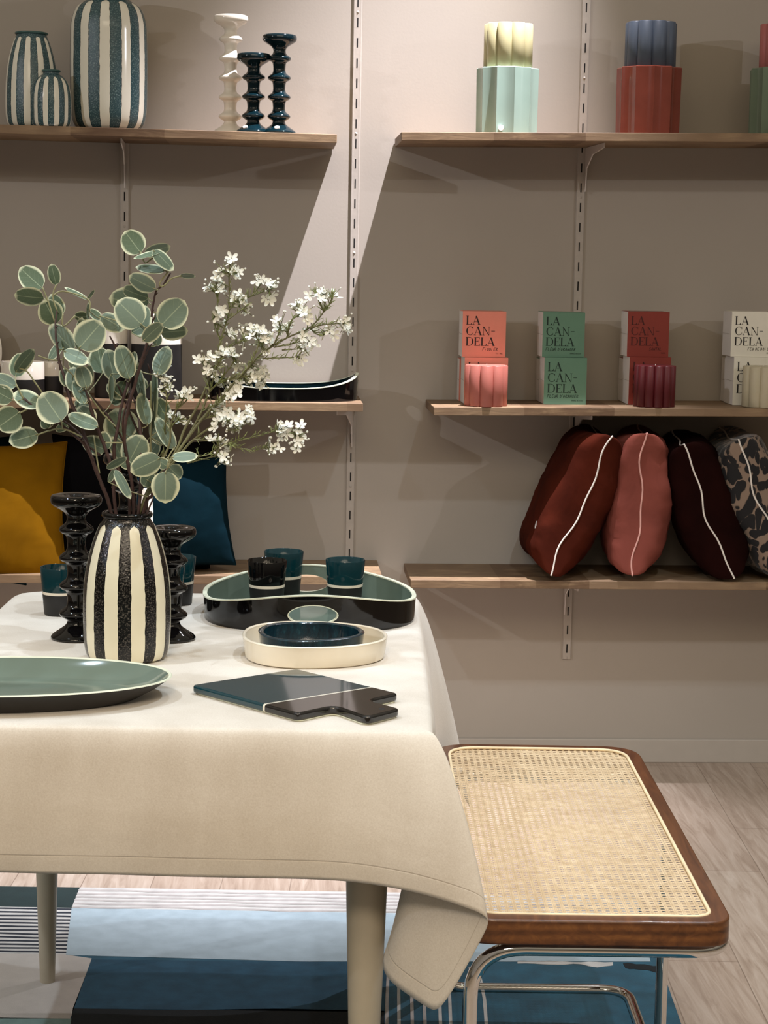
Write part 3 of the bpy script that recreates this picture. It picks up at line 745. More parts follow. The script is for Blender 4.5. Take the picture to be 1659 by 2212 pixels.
def cloth():
    zt = TZ+.0022
    top = lambda u, v: O2+E1*u+E2*v
    col = []  # (u, v, hem point)
    F = lambda px, py, y: onY(px, py, y)
    for (u, px, py, y) in [(.70, -120, 1876, -2.66), (.60, 0, 1880, -2.655), (.50, 140, 1883, -2.664), (.415, 250, 1884, -2.668), (.33, 380, 1889, -2.682), (.25, 500, 1891, -2.684), (.18, 640, 1893, -2.69), (.125, 750, 1897, -2.70), (.07, 850, 1912, -2.715), (.035, 930, 1930, -2.735), (.012, 1010, 1956, -2.755)]:
        col.append((u, 0, F(px, py, y)))
    corner = [(1045, 1970, -2.762), (1057, 1984, -2.758), (1050, 2005, -2.752), (1010, 2080, -2.735), (948, 2187, -2.71), (925, 2172, -2.70), (870, 2137, -2.672), (818, 2096, -2.645)]
    for i, (px, py, y) in enumerate(corner): col.append((0 if i else .004, 0, F(px, py, y)))
    col.append((0, .03, Vector((.16, -2.58, .43)))); col.append((0, .1, Vector((.222, -2.50, .45))))
    for v in (.25, .4, .55, .7, .82, .92): col.append((0, v, top(0, v)+Vector((.018+.012*math.sin(v*14), 0, 0))*1+Vector((0, 0, .45-.012*math.sin(v*9)))))
    col.append((0, .99, Vector((.31, -1.66, .44))))
    for (px, py, y) in [(1012, 1730, -1.585), (1022, 1760, -1.57)]: col.append((0, TD, F(px, py, y)))
    col.append((0, TD, Vector((.345, -1.53, .40)))); col.append((.01, TD, Vector((.26, -1.57, .48))))
    for u in (.1, .22, .35, .5, .62): col.append((u, TD, top(u, TD)+Vector((0, .02+.01*math.sin(u*20), .56))))
    col.append((TW, TD, top(TW, TD)+Vector((-.10, .12, .40))))
    for v in (.95, .8, .6, .4, .2, .08): col.append((TW, v, top(TW, v)+Vector((-.03-.012*math.sin(v*15), 0, .45))))
    col.append((TW, 0, top(TW, 0)+Vector((-.10, -.06, .40)))); 
    mb = MB(); n = len(col); R = 10
    vs = []; uvs = []; dist = 0
    tops = []
    for (u, v, h) in col:
        t0 = top(u, v); t0.z = zt; tops.append(t0)
    cen = top(TW/2, TD/2)
    for j, (c_, t0) in enumerate(zip(col, tops)):
        h = c_[2]; L = (h-t0).length
        if j: dist += (col[j][2]-col[j-1][2]).length
        inn = (cen-t0); inn.z = 0; 
        ee = Vector((0, 0, 0))
        if c_[1] < .02: ee += E2
        if c_[1] > TD-.02: ee -= E2
        if c_[0] < .02: ee += E1
        if c_[0] > TW-.02: ee -= E1
        p_in = t0+ee*.012; pts = [p_in, t0+ee*.0015-Vector((0, 0, .0004))]
        for k in range(1, R+1):
            f_ = k/R; e = f_**.85
            q = Vector((t0.x+(h.x-t0.x)*e, t0.y+(h.y-t0.y)*e, t0.z-.003+(h.z-t0.z)*f_))
            if f_ < 1: q += -ee.normalized()*(.0035+.004*math.sin(math.pi*f_)+.003*noise.noise(Vector((dist*6, f_*2.5, 1)))*f_)
            pts.append(q)
        for k, q in enumerate(pts):
            vs.append(q); uvs.append((dist, L*(1-max(k-1, 0)/R) if k > 1 else .5))
    K = R+2
    fs = [(j*K+k, ((j+1) % n)*K+k, ((j+1) % n)*K+k+1, j*K+k+1) for j in range(n) for k in range(K-1)]
    mb.add(vs, fs, 0, uvs)
    # top sheet as a grid fan
    G = 14; base = len(mb.v); gv = []
    for j in range(n):
        pass
    ring = [j*K for j in range(n)]
    c_i = mb.add([cen+Vector((0, 0, zt))], [], 0, [(0, .5)])
    mids = []
    prev = ring
    for f_ in (.35, .7):
        cur = []
        for j in range(n):
            p = Vector(vs[j*K]); q = p.lerp(Vector((cen.x, cen.y, zt)), f_)
            cur.append(mb.add([q], [], 0, [(0, .5)]))
        for j in range(n): mb.f.append((prev[j], prev[(j+1) % n], cur[(j+1) % n], cur[j])); mb.m.append(0)
        prev = cur
    for j in range(n): mb.f.append((prev[j], prev[(j+1) % n], c_i)); mb.m.append(0)
    o = mb.build('tablecloth', M_cloth, smooth=180, sub=2)
    s_ = o.modifiers.new('thick', 'SOLIDIFY'); s_.thickness = .0008; s_.offset = 0
    tag(o, 'pale linen tablecloth hanging over the table with a folded front corner', 'tablecloth')
cloth()
ST = TZ+.0032   # resting height on the cloth

# ---------------------------------------------------------------- things on the table
def table_at(px, py, dy=0): p = onZ(px, py, ST); return Vector((p.x, p.y+dy, ST))
VC = table_at(268, 1437, .058); VS = (VC.y-CAM.y)/FPX/1.0
s = VS
M_bw = striped('black_and_cream_stripes', (10, 9, 9), (96, 90, 82), (236, 230, 204), 10, 300*s, 1.4, .52)
vase('striped_vase', 'black and cream striped vase holding the branches on the table', VC,
     [(72*s, 0), (86*s, 7*s), (93*s, 35*s), (95*s, 90*s), (94*s, 150*s), (88*s, 200*s), (76*s, 250*s), (61*s, 290*s), (52*s, 303*s), (50*s, 311*s)], M_bw, 0, (50*s, 316*s, 1.15, 5.5*s), M_black)
c = table_at(160, 1389, .04); s_ = (c.y-CAM.y)/FPX
candlestick('tall glossy black candlestick left of the striped vase', c, 4, s_*1.5, M_black, 'black ridged candlesticks on the table')
c = table_at(366, 1390, .038); s_ = (c.y-CAM.y)/FPX
candlestick('short glossy black candlestick right of the striped vase', c, 3, s_*1.46, M_black, 'black ridged candlesticks on the table')
c = table_at(272, 1342, .04); s_ = (c.y-CAM.y)/FPX
candlestick('tallest glossy black candlestick hidden behind the striped vase and stems', c, 5, s_*1.42, M_black, 'black ridged candlesticks on the table')

def cup(label, loc, s, up, grp='two tone ceramic beakers'):
    t = thing('beaker', label, 'cup', loc, 0, grp); H = 104*s
    rr = lambda z: (35+8.5*z/H)*s
    b = MB(); zb = .44*H; b.lathe([(.001, 0), (33*s, 0), (35*s, 1.5*s), (rr(zb), zb)], 44); b.build('lower_body', M_blackm, t, smooth=50)
    b = MB(); b.lathe([(rr(zb)+.0002, zb), (rr(zb+6*s)+.0002, zb+6*s), (rr(zb+6*s)-.001, zb+6*s)], 44); b.build('band', M_creamg, t, smooth=50)
    b = MB(); b.lathe([(rr(zb+6*s)-.0001, zb+6*s), (rr(H), H-1.2*s), (rr(H)-.8*s, H), (rr(H)-2.2*s, H-1*s), (33*s, .1*H), (.001, .08*H)], 44); b.build('upper_body', up, t, smooth=60)
    return t
def cup_at(px, pyb, label, up):
    c = table_at(px, pyb, .026); s = (c.y-CAM.y)/FPX; return cup(label, c, s, up)
cup_at(127, 1332, 'teal and black beaker on the far left of the table', M_teal)
cup_at(378, 1309, 'teal and black beaker farther back behind the small candlestick', M_teal)
cup_at(354, 1329, 'teal and black beaker directly behind the small candlestick', M_teal)
TC = Vector((.060, -1.842, ST))
tray('large black serving tray with sage lining carrying three beakers', TC, .02, .186, .165, .040, .063, .074, 2.5)
def cup_tray(px, pyt, label, up):
    s = .00076; H = 104*s; p = onZ(px, pyt+5, ST+.0045+H); cup(label, (p.x, p.y, ST+.0045), (p.y-CAM.y)/FPX, up)
cup_tray(577, 1211, 'all black beaker with a white band on the tray', M_black)
cup_tray(613, 1194, 'teal and black beaker at the back of the tray behind the black one', M_teal)
cup_tray(746, 1210, 'teal and black beaker on the right side of the tray', M_teal)

def eggdish(name, label, cat, loc, rz, hx, hy, H, th, mat, flare=.9, ex=2.1, egg=.12, rimmat=None, inmat=None, tiltz=0, nn=96):
    t = thing(name, label, cat, loc, rz)
    def ring(sc, z, ins=0, tz=0):
        out = []
        for k in range(nn):
            a = 2*math.pi*k/nn; ca, sa = math.cos(a), math.sin(a); r = 1/((abs(ca)**ex+abs(sa)**ex)**(1/ex))
            x = r*ca*(hx*sc-ins); y = r*sa*(hy*sc-ins)*(1-egg*ca); out.append((x, y, z+tz*ca))
        return out
    def loft(mb, rings, cap0=False, cap1=False):
        vs = [p for r in rings for p in r]; fs = [(i*nn+k, i*nn+(k+1) % nn, (i+1)*nn+(k+1) % nn, (i+1)*nn+k) for i in range(len(rings)-1) for k in range(nn)]
        if cap0: fs.append(tuple(range(nn))[::-1])
        if cap1: fs.append(tuple((len(rings)-1)*nn+k for k in range(nn)))
        mb.add(vs, fs)
    b = MB(); loft(b, [ring(flare*.97, 0), ring(flare, .002), ring(flare+(1-flare)*.55, H*.5, 0, tiltz*.5), ring(1, H-.001, 0, tiltz)], True); b.build('outer_wall', mat, t, smooth=50)
    b = MB(); loft(b, [ring(1, H-.001, th, tiltz), ring(flare+(1-flare)*.5, H*.45, th), ring(flare, .006, th+.002), ring(flare, .0045, th+.008)], False, True); b.build('inside', inmat or mat, t, smooth=50)
    b = MB(); loft(b, [ring(1, H-.0012, -.0004, tiltz), ring(1, H+.0006, th*.3, tiltz), ring(1, H+.0006, th*.7, tiltz), ring(1, H-.0012, th+.0004, tiltz)]); b.build('rim', rimmat or mat, t, smooth=60)
    return t
zd = ST+.034; p0 = onZ(524, 1368, zd); p1 = onZ(836, 1370, zd); qf = onZ(680, 1399, zd); qb = onZ(680, 1342, zd)
yc_ = (qf.y+qb.y)/2
eggdish('oval_dish', 'cream white oval dish holding the petrol blue bowl', 'dish', ((p0.x+p1.x)/2, yc_, ST), 0, (p1.x-p0.x)/2, (qb.y-qf.y)/2, .034, .0045, M_creamg, .965, 2.25, .12)
zb_ = ST+.041; p0 = onZ(559, 1362, zb_); p1 = onZ(786, 1360, zb_); qf = onZ(680, 1384, zb_); qb = onZ(680, 1343, zb_)
eggdish('oval_bowl', 'speckled petrol blue oval bowl nested in the cream dish', 'bowl', ((p0.x+p1.x)/2, (qf.y+qb.y)/2, ST+.0052), .10, (p1.x-p0.x)/2, (qb.y-qf.y)/2, .036, .008, M_react, .95, 2.2, .14)
zr = ST+.031
pR = onZ(369, 1466, zr); pF = onZ(60, 1503, zr); pB = onZ(20, 1416, zr)
hx = .222
eggdish('large_platter', 'large black oval platter with sage lining at the table front', 'platter', (pR.x-hx, (pF.y+pB.y)/2, ST), .05, hx, (pB.y-pF.y)/2*1.0, .030, .004, M_blackm, .80, 2.12, .06, M_rim, M_sage)

# cutting board
def board():
    zb = ST+.0125
    px = [(413, 1479), (640, 1444), (862, 1497), (795, 1512), (866, 1530), (793, 1549), (722, 1524), (643, 1541)]
    rad = [.008, .010, .010, .016, .012, .012, .014, .010]
    P3 = [onZ(x, y, zb) for x, y in px]; C0 = sum(P3, Vector())/len(P3)
    pts = fillet([Vector((p.x-C0.x, p.y-C0.y, 0)) for p in P3], rad, 6, closed=True)
    a = onZ(571, 1521, zb)-C0; b2 = onZ(792, 1486, zb)-C0; d = (b2-a).normalized(); nrm = Vector((-d.y, d.x)); off = nrm.x*a.x+nrm.y*a.y
    if nrm.x > 0: pass
    t = NT('two_tone_board_glaze'); co = t.coords(); sx = t.node('ShaderNodeSeparateXYZ'); t.l.new(co, sx.inputs[0])
    v = t.math('SUBTRACT', t.math('ADD', t.math('MULTIPLY', sx.outputs[0], nrm.x), t.math('MULTIPLY', sx.outputs[1], nrm.y)), off)
    sgn = 1 if (nrm.x*P3[0].x-nrm.x*C0.x+nrm.y*(P3[0].y-C0.y)-off) > 0 else -1
    v = t.math('MULTIPLY', v, sgn)
    c = t.mix(t.math('GREATER_THAN', v, .0022), lin((232, 228, 212)), lin((18, 58, 68)))
    c = t.mix(t.math('LESS_THAN', v, -.0022), c, lin((16, 14, 15))); t.base(c); mt = t.set(.07, coat=.5)
    th = thing('cutting_board', 'teal and black glazed cutting board lying at the table front', 'board', (C0.x, C0.y, ST))
    m_ = MB(); m_.prism(pts, .0012, .0125); slab = m_.build('slab', mt, th, smooth=40, bevel=.0035, seg=3)
    m_ = MB(); m_.prism([p*.97 for p in pts], 0, .0014); m_.build('underside', M_rim, th, smooth=0)
    e = onZ(825, 1531, zb)-C0; m_ = MB(); m_.lathe([(.0001, 0), (.002, .0003), (.0042, .0003), (.005, -.0003)], 20, (e.x, e.y, .0126)); m_.build('hanging_eyelet', M_blackm, slab)
board()

# ---------------------------------------------------------------- branches in the vase
def leaf_mat():
    t = NT('eucalyptus_leaf'); uv = t.node('ShaderNodeUVMap'); s = t.node('ShaderNodeSeparateXYZ'); t.l.new(uv.outputs[0], s.inputs[0])
    U, V = s.outputs[0], s.outputs[1]   # V along the leaf 0..1, U across -1..1
    at = t.node('ShaderNodeAttribute', attribute_name='tone')
    au = t.math('ABSOLUTE', U)
    n = t.noise(t.coords(), 34, 3); n2 = t.noise(t.coords(), 900, 2)
    e = t.math('MAXIMUM', au, t.math('MULTIPLY', t.math('SUBTRACT', V, .5), 2))
    e = t.math('ADD', e, t.math('MULTIPLY', t.math('SUBTRACT', n, .5), .42))
    a = t.mix(at.outputs['Fac'], lin((70, 88, 54)), lin((118, 136, 122)))
    a = t.mix(t.math('MULTIPLY', n2, .35), a, lin((128, 144, 126)))
    vein = t.math('LESS_THAN', au, .035)
    sv = t.math('ABSOLUTE', t.math('SINE', t.math('MULTIPLY', t.math('SUBTRACT', V, t.math('MULTIPLY', au, .32)), 17)))
    vein2 = t.math('MULTIPLY', t.math('LESS_THAN', sv, .07), .6)
    a = t.mix(t.math('MULTIPLY', t.math('MAXIMUM', vein, t.math('MULTIPLY', vein2, .5)), .4), a, lin((190, 202, 168)))
    x = t.node('ShaderNodeValToRGB'); t.l.new(e, x.inputs[0]); x.color_ramp.elements[0].position = .74; x.color_ramp.elements[1].position = .90
    a = t.mix(x.outputs[0], a, lin((218, 222, 190)))
    t.base(a); t.bump(n2, .2, .0005); return t.set(.6, spec=.35)
M_leaf = leaf_mat()
M_stem = plain('brown_stem', (66, 44, 38), .6, var=.3, ns=120); M_petiole = plain('pale_petiole', (150, 148, 110), .6)
M_gstem = plain('olive_stem', (112, 110, 76), .6, var=.2); M_needle = plain('needle_leaf', (134, 142, 88), .6, var=.2)
M_petal = plain('white_petal', (246, 246, 236), .55, var=.04, spec=.3); M_heart = plain('flower_heart', (110, 118, 60), .6)
random.seed(11)
ZS = 3.16
def z3(x, y): return (x/ZS, 450+y/ZS)
YV = VC.y
def dpt(px, py, dy): return onY(px, py, YV+dy)
def add_leaf(mb, base, tip, wpx, depth, tilt, tone, curl=.25):
    bx, by = z3(*base); tx, ty = z3(*tip)
    pb = dpt(bx, by, depth); pt = dpt(tx, ty, depth+tilt)
    ax = pt-pb; L = ax.length; ax.normalize()
    view = (pb-CAM).normalized(); side = ax.cross(view).normalized()
    scale = (pb-CAM).length/FPX; app = wpx*1.07/ZS*scale; real = max(app, L*.72); ph = math.acos(min(1, app/real)); 
    sg = random.choice((-1, 1)); wv = side*math.cos(ph)+view*math.sin(ph)*sg; nn = wv.cross(ax).normalized()
    NV, NU = 12, 8; vs = []; uvs = []
    for j in range(NV+1):
        v = j/NV; wd = math.sin(math.pi*min(1, (v**.88)))**.52 if 0 < v < 1 else 0
        wd *= (1 if v > .15 else 1)
        for i in range(NU+1):
            u = -1+2*i/NU
            p = pb+ax*(L*v)+wv*(u*wd*real/2)+nn*(curl*real*.5*((u*wd)**2*.35-math.sin(math.pi*v)*.28)*sg)
            vs.append(p); uvs.append((u, v))
    k = mb.add(vs, [(j*(NU+1)+i, j*(NU+1)+i+1, (j+1)*(NU+1)+i+1, (j+1)*(NU+1)+i) for j in range(NV) for i in range(NU)], 0, uvs)
    mb.col += [tone]*len(vs)
    return pb
# each branch: stem polyline in crop coordinates, and its leaves (base, tip, width, depth, tilt, tone)
NECK = (905, 2110)
BR = [
 ('eucalyptus branch reaching the lower left, with the round leaf at its bend', -.02, [(750, 2110), (700, 1900), (600, 1650), (520, 1560), (380, 1450), (230, 1350), (160, 1300)],
  [[(290, 1260), (240, 1190), (180, 1110), (110, 1090)], [(560, 1560), (430, 1505), (330, 1520), (260, 1545)], [(230, 1350), (130, 1400)], [(160, 1300), (110, 1200)]],
  [((280, 1340), (88, 1265), 118, .0, .02, .5), ((420, 1455), (285, 1258), 205, -.03, .01, .75), ((260, 1540), (60, 1595), 135, .0, .0, .35), ((135, 1390), (-20, 1500), 180, -.02, 0, .3), ((85, 1310), (-60, 1230), 130, .02, 0, .25), ((110, 1215), (-40, 1140), 90, .03, 0, .9), ((105, 1150), (150, 985), 115, .02, .02, .25), ((105, 1120), (232, 960), 95, 0, -.02, .4)]),
 ('eucalyptus branch rising to the upper left corner of the spray', .05, [(745, 2100), (650, 1780), (560, 1500), (490, 1330), (440, 1150), (405, 1040), (385, 900), (378, 790), (390, 700)],
  [[(378, 790), (330, 640), (290, 540)], [(390, 700), (360, 600), (385, 520)], [(360, 600), (430, 565), (600, 620), (610, 700)], [(405, 1040), (330, 1030), (260, 1005)], [(430, 720), (425, 790), (450, 795), (510, 735)]],
  [((288, 545), (135, 405), 150, .04, .02, .1), ((385, 522), (350, 378), 82, .05, 0, .15), ((300, 612), (95, 592), 120, .03, .01, .2), ((385, 788), (300, 625), 160, .02, -.01, .2), ((425, 725), (345, 585), 95, .06, .02, .25), ((600, 622), (438, 538), 30, .05, .04, .2), ((600, 618), (646, 555), 22, .04, 0, .5), ((600, 762), (603, 640), 26, .05, 0, .35), ((505, 970), (338, 792), 135, .0, .02, .95), ((430, 960), (432, 872), 24, 0, .03, .5), ((335, 1035), (440, 890), 62, .02, 0, .5), ((600, 738), (505, 738), 70, .06, .02, .08), ((690, 757), (605, 690), 62, .06, 0, .1)]),
 ('eucalyptus branch in the left middle carrying paired oval leaves', .0, [(790, 2110), (770, 1800), (690, 1560), (630, 1400), (600, 1290), (570, 1180), (560, 1000)],
  [[(700, 1600), (850, 1600)], [(640, 1550), (660, 1700), (680, 1810)], [(600, 1260), (500, 1140), (430, 1080)]],
  [((515, 1255), (500, 1080), 120, 0, .02, .5), ((590, 1225), (545, 1070), 110, -.02, 0, .7), ((605, 1220), (610, 1065), 60, .02, 0, .8), ((575, 1335), (510, 1165), 90, -.01, .02, .5), ((475, 1220), (425, 1090), 88, .04, 0, .4), ((670, 1490), (462, 1408), 95, -.03, -.01, .5), ((640, 1475), (530, 1355), 130, .0, .02, .35), ((725, 1650), (560, 1580), 125, .02, .0, .5), ((540, 955), (695, 775), 205, -.04, .01, .7), ((545, 985), (610, 1060), 30, -.02, 0, .7), ((435, 975), (605, 1055), 95, -.03, -.02, .9), ((530, 960), (560, 740), 70, .03, 0, .5), ((725, 1650), (700, 1520), 90, .03, 0, .5)]),
 ('tall central eucalyptus branch with the topmost round leaf', -.01, [(915, 2110), (850, 1600), (870, 1400), (900, 1270), (980, 1000), (1025, 830), (1040, 680), (1065, 570), (1100, 535)],
  [[(1100, 535), (1090, 510), (1150, 430), (1160, 400)], [(1100, 535), (1130, 520), (1170, 480), (1240, 460)], [(1150, 430), (1060, 340), (990, 370), (960, 300)], [(1025, 830), (990, 810), (955, 790)]],
  [((962, 305), (850, 155), 158, .0, .01, .15), ((985, 315), (1165, 258), 88, .03, .03, .85), ((1105, 290), (910, 342), 34, .0, -.03, .2), ((1045, 285), (1185, 425), 88, -.02, .02, .4), ((1128, 425), (925, 402), 62, .0, .01, .3), ((1062, 552), (878, 460), 118, -.02, .01, .9), ((1015, 640), (742, 615), 175, .05, .01, .55), ((1012, 612), (835, 545), 105, .02, .0, .5), ((968, 795), (800, 630), 205, -.05, .01, .75), ((985, 835), (990, 660), 90, .0, .02, .5), ((1100, 800), (1262, 630), 195, -.03, .0, .7), ((1095, 850), (1285, 835), 110, .02, .02, .4), ((1100, 700), (1060, 790), 60, .03, .02, .5), ((975, 905), (1110, 785), 100, -.06, 0, .6), ((685, 735), (850, 830), 115, .03, .02, .85), ((1230, 458), (1336, 464), 36, -.01, .03, .5)]),
 ('eucalyptus branch in the centre with broad dusty leaves', .03, [(885, 2110), (860, 1900), (780, 1700), (800, 1500), (840, 1300), (870, 1150), (790, 960), (750, 870)],
  [[(800, 1500), (700, 1400), (600, 1260)], [(840, 1300), (780, 1250)], [(870, 1150), (930, 1100)]],
  [((700, 1125), (665, 945), 155, .05, .02, .15), ((785, 1175), (735, 960), 130, .02, .01, .6), ((885, 1165), (815, 930), 135, -.04, .0, .55), ((890, 1110), (920, 975), 62, .02, 0, .5), ((1070, 1135), (1150, 940), 118, -.02, .02, .8), ((850, 1180), (790, 1310), 95, .03, 0, .2), ((760, 1130), (760, 1330), 36, .0, 0, .4), ((860, 1580), (785, 1365), 225, .04, .01, .35), ((980, 1330), (930, 1050), 60, .02, 0, .6), ((1040, 1530), (1060, 1060), 50, .05, 0, .3), ((925, 1580), (890, 1400), 90, .06, 0, .6)]),
 ('eucalyptus branch leaning right behind the stems', .05, [(945, 2100), (960, 1560), (930, 1350), (885, 1250)],
  [[(1030, 1950), (1028, 1560), (1030, 1180)]],
  [((1008, 1480), (955, 1258), 95, -.02, .01, .75), ((1145, 1445), (1065, 1290), 105, .02, .0, .1), ((1100, 1620), (1090, 1385), 150, .02, .01, .65), ((1190, 1645), (1065, 1425), 95, -.03, .0, .95), ((832, 1705), (765, 1558), 98, .0, .0, .6), ((875, 1745), (975, 1548), 180, -.04, .0, .7)]),
 ('low eucalyptus sprig on the right above the vase lip', -.045, [(985, 2095), (1040, 1960), (1070, 1850), (1140, 1775)],
  [[(1140, 1775), (1160, 1740), (1150, 1700), (1185, 1640)], [(1140, 1775), (1150, 1730), (1180, 1705)]],
  [((1095, 1705), (890, 1800), 150, -.02, .0, .65), ((1145, 1765), (1075, 1715), 78, .02, 0, .5), ((1130, 1795), (1128, 2015), 182, -.03, .0, .8), ((1150, 1765), (1235, 1845), 118, .0, .01, .7), ((1172, 1700), (1352, 1690), 70, -.03, -.01, .95), ((785, 1785), (893, 1985), 66, -.03, 0, .8), ((725, 1775), (870, 1700), 52, .0, 0, .4), ((1045, 1795), (980, 1900), 110, .03, 0, .4), ((745, 1870), (780, 1780), 40, .02, 0, .5)]),
]
TWIGS = {0: [[(640, 1720), (560, 1560), (430, 1450), (300, 1400), (160, 1290)]], 1: [[(500, 1360), (430, 1180), (400, 1040)]],
 2: [[(700, 1600), (640, 1400), (580, 1290), (560, 1270)], [(690, 1690), (560, 1590)]], 3: [[(850, 1600), (840, 1430), (900, 1250), (1000, 990), (1040, 920)], [(1025, 800), (1060, 735)], [(1110, 535), (1165, 440)]],
 4: [[(850, 1600), (740, 1420), (600, 1260), (440, 1100)], [(790, 960), (800, 920)], [(860, 1330), (800, 1200)]],
 5: [[(1000, 2090), (1032, 1560), (1030, 1180), (1008, 1060)], [(960, 1560), (880, 1380), (860, 1250), (960, 1060)]], 6: [[(1000, 2090), (1045, 1980)]]}
EXTRA = {0: [((470, 1470), (380, 1520), 60, .04, 0, .2), ((330, 1500), (290, 1440), 70, .05, 0, .3)],
 2: [((600, 1400), (520, 1300), 90, .05, .02, .3), ((560, 1100), (470, 1040), 80, .05, .0, .6)],
 3: [((930, 780), (840, 720), 110, .06, 0, .7), ((1060, 940), (1090, 860), 60, .04, 0, .4), ((900, 850), (990, 800), 90, .05, .02, .5), ((800, 800), (700, 740), 80, .05, 0, .8)],
 4: [((870, 1130), (960, 1060), 60, .05, 0, .4), ((830, 1280), (730, 1200), 90, .06, 0, .3), ((840, 1500), (940, 1440), 100, .07, .01, .4), ((760, 1330), (840, 1280), 70, .04, 0, .2)],
 5: [((960, 1480), (880, 1560), 90, .07, 0, .7), ((1000, 1230), (930, 1150), 70, .05, 0, .3), ((1010, 1700), (1080, 1590), 90, .05, 0, .6), ((930, 1640), (850, 1600), 70, .05, 0, .4)],
 6: [((900, 1760), (820, 1740), 60, .05, 0, .3), ((1060, 1890), (980, 1830), 70, .05, 0, .5)]}
ROOT = Vector((VC.x, VC.y, ST+.04)); NZ = ST+316*VS
for lab, dep, stem, subs, leaves in BR:
    t = thing('eucalyptus_branch', lab, 'branch', ROOT, 0, 'variegated eucalyptus branches')
    st = MB()
    pts = []
    for i, q in enumerate(stem):
        f_ = i/max(len(stem)-1, 1); p = dpt(*z3(*q), dep*f_)
        pts.append(p)
    # pass through the neck opening and stand on the bottom
    d = Vector((pts[0].x-VC.x, pts[0].y-VC.y, 0)); 
    if d.length > .024: d = d.normalized()*.024
    nk = Vector((VC.x+d.x, VC.y+d.y, NZ)); foot = Vector((VC.x-d.x*.6, VC.y-d.y*.6, ST+.02))
    sp = spline([foot, nk]+pts[1:], 5); n = len(sp)
    sp = [p+Vector((noise.noise(p*60), noise.noise(p*60+Vector((5, 5, 5))), 0))*.0012 for p in sp]
    st.tube([p-ROOT for p in sp], [(.0027 if i < n*.4 else .0027-.0016*(i/n-.4)/.6) for i in range(n)], 8)
    for k in range(4, n-2, 5):   # buds and leaf scars
        p = sp[k]; dr = Vector((random.uniform(-1, 1), random.uniform(-.5, .5), random.uniform(0, 1))).normalized()
        st.tube([p-ROOT, p+dr*.005-ROOT], [.0018, .0007], 5)
    st.build('stem', M_stem, t, smooth=180)
    tw = MB(); st2 = MB()
    for sb in subs:
        f_ = .6; q = [dpt(*z3(*x), dep) for x in sb]; tw.tube([p-ROOT for p in spline(q, 4)], .0013, 6)
    for sb in TWIGS.get(BR.index((lab, dep, stem, subs, leaves)), []):
        q = spline([dpt(*z3(*x), dep+.01) for x in sb], 5); st2.tube([p-ROOT for p in q], [.0019-.0008*i/len(q) for i in range(len(q))], 6)
    if st2.v: st2.build('twigs', M_stem, t, smooth=180)
    mb = MB()
    for (b0, t0, w, de, ti, tone) in leaves+EXTRA.get(BR.index((lab, dep, stem, subs, leaves)), []):
        pb = add_leaf(mb, b0, t0, w, dep+de, ti, tone)
        # short stalk from the leaf to the nearest point of its stem
        best = min(sp[8:]+[dpt(*z3(*x), dep) for sb in subs for x in sb], key=lambda p: (p-pb).length)
        tipd = (dpt(*z3(*t0), dep+de+ti)-pb).normalized()
        if (best-pb).length < .07:
            tw.tube([p-ROOT for p in spline([best, (best+pb)/2-Vector((0, 0, .002)), pb, pb+tipd*.004], 4)], .0009, 5)
    mb.v = [tuple(Vector(v)-ROOT) for v in mb.v]
    mb.build('foliage', M_leaf, t, smooth=180)
    tw.build('leaf_stalks', M_petiole, t, smooth=180)

# white blossom sprays
Z4 = 3.318
def z4(x, y): return (350+x/Z4, 500+y/Z4)
def flower(mb, c, nrm, r, open_=1.0):
    nrm = nrm.normalized(); u = nrm.orthogonal().normalized(); w = nrm.cross(u); k0 = random.random()*6.3
    for k in range(5 if random.random() < .5 else 4):
        a = k0+k*2*math.pi/5+random.uniform(-.15, .15); d = u*math.cos(a)+w*math.sin(a); s_ = nrm.cross(d)
        up_ = nrm*(.25+.5*(1-open_)); L = r*random.uniform(.85, 1.1); wd = r*.30
        prof = [(0.08, .25), (.4, .8), (.7, 1), (.92, .72), (1.03, .2)]
        vs = []
        for v, hw in prof:
            cc = c+d*(L*v)+up_*(L*v*v*.8*(1 if open_ > .5 else 1.4))
            vs += [cc-s_*wd*hw+nrm*.0004, cc-nrm*.0004*hw, cc+s_*wd*hw+nrm*.0004]
        mb.add(vs, [(i*3+j, i*3+j+1, (i+1)*3+j+1, (i+1)*3+j) for i in range(4) for j in range(2)], 0)
def bud(mb, c, r, d):
    d = d.normalized(); vs = []; u = d.orthogonal().normalized(); w = d.cross(u)
    pf = [(0, .3), (.4, .9), (.9, 1), (1.5, .8), (1.9, .25)]
    for z, rr in pf:
        vs += [c+d*(z*r)+(u*math.cos(k*1.047)+w*math.sin(k*1.047))*rr*r for k in range(6)]
    mb.add(vs, [(i*6+k, i*6+(k+1) % 6, (i+1)*6+(k+1) % 6, (i+1)*6+k) for i in range(4) for k in range(6)]+[tuple(24+k for k in range(6))])
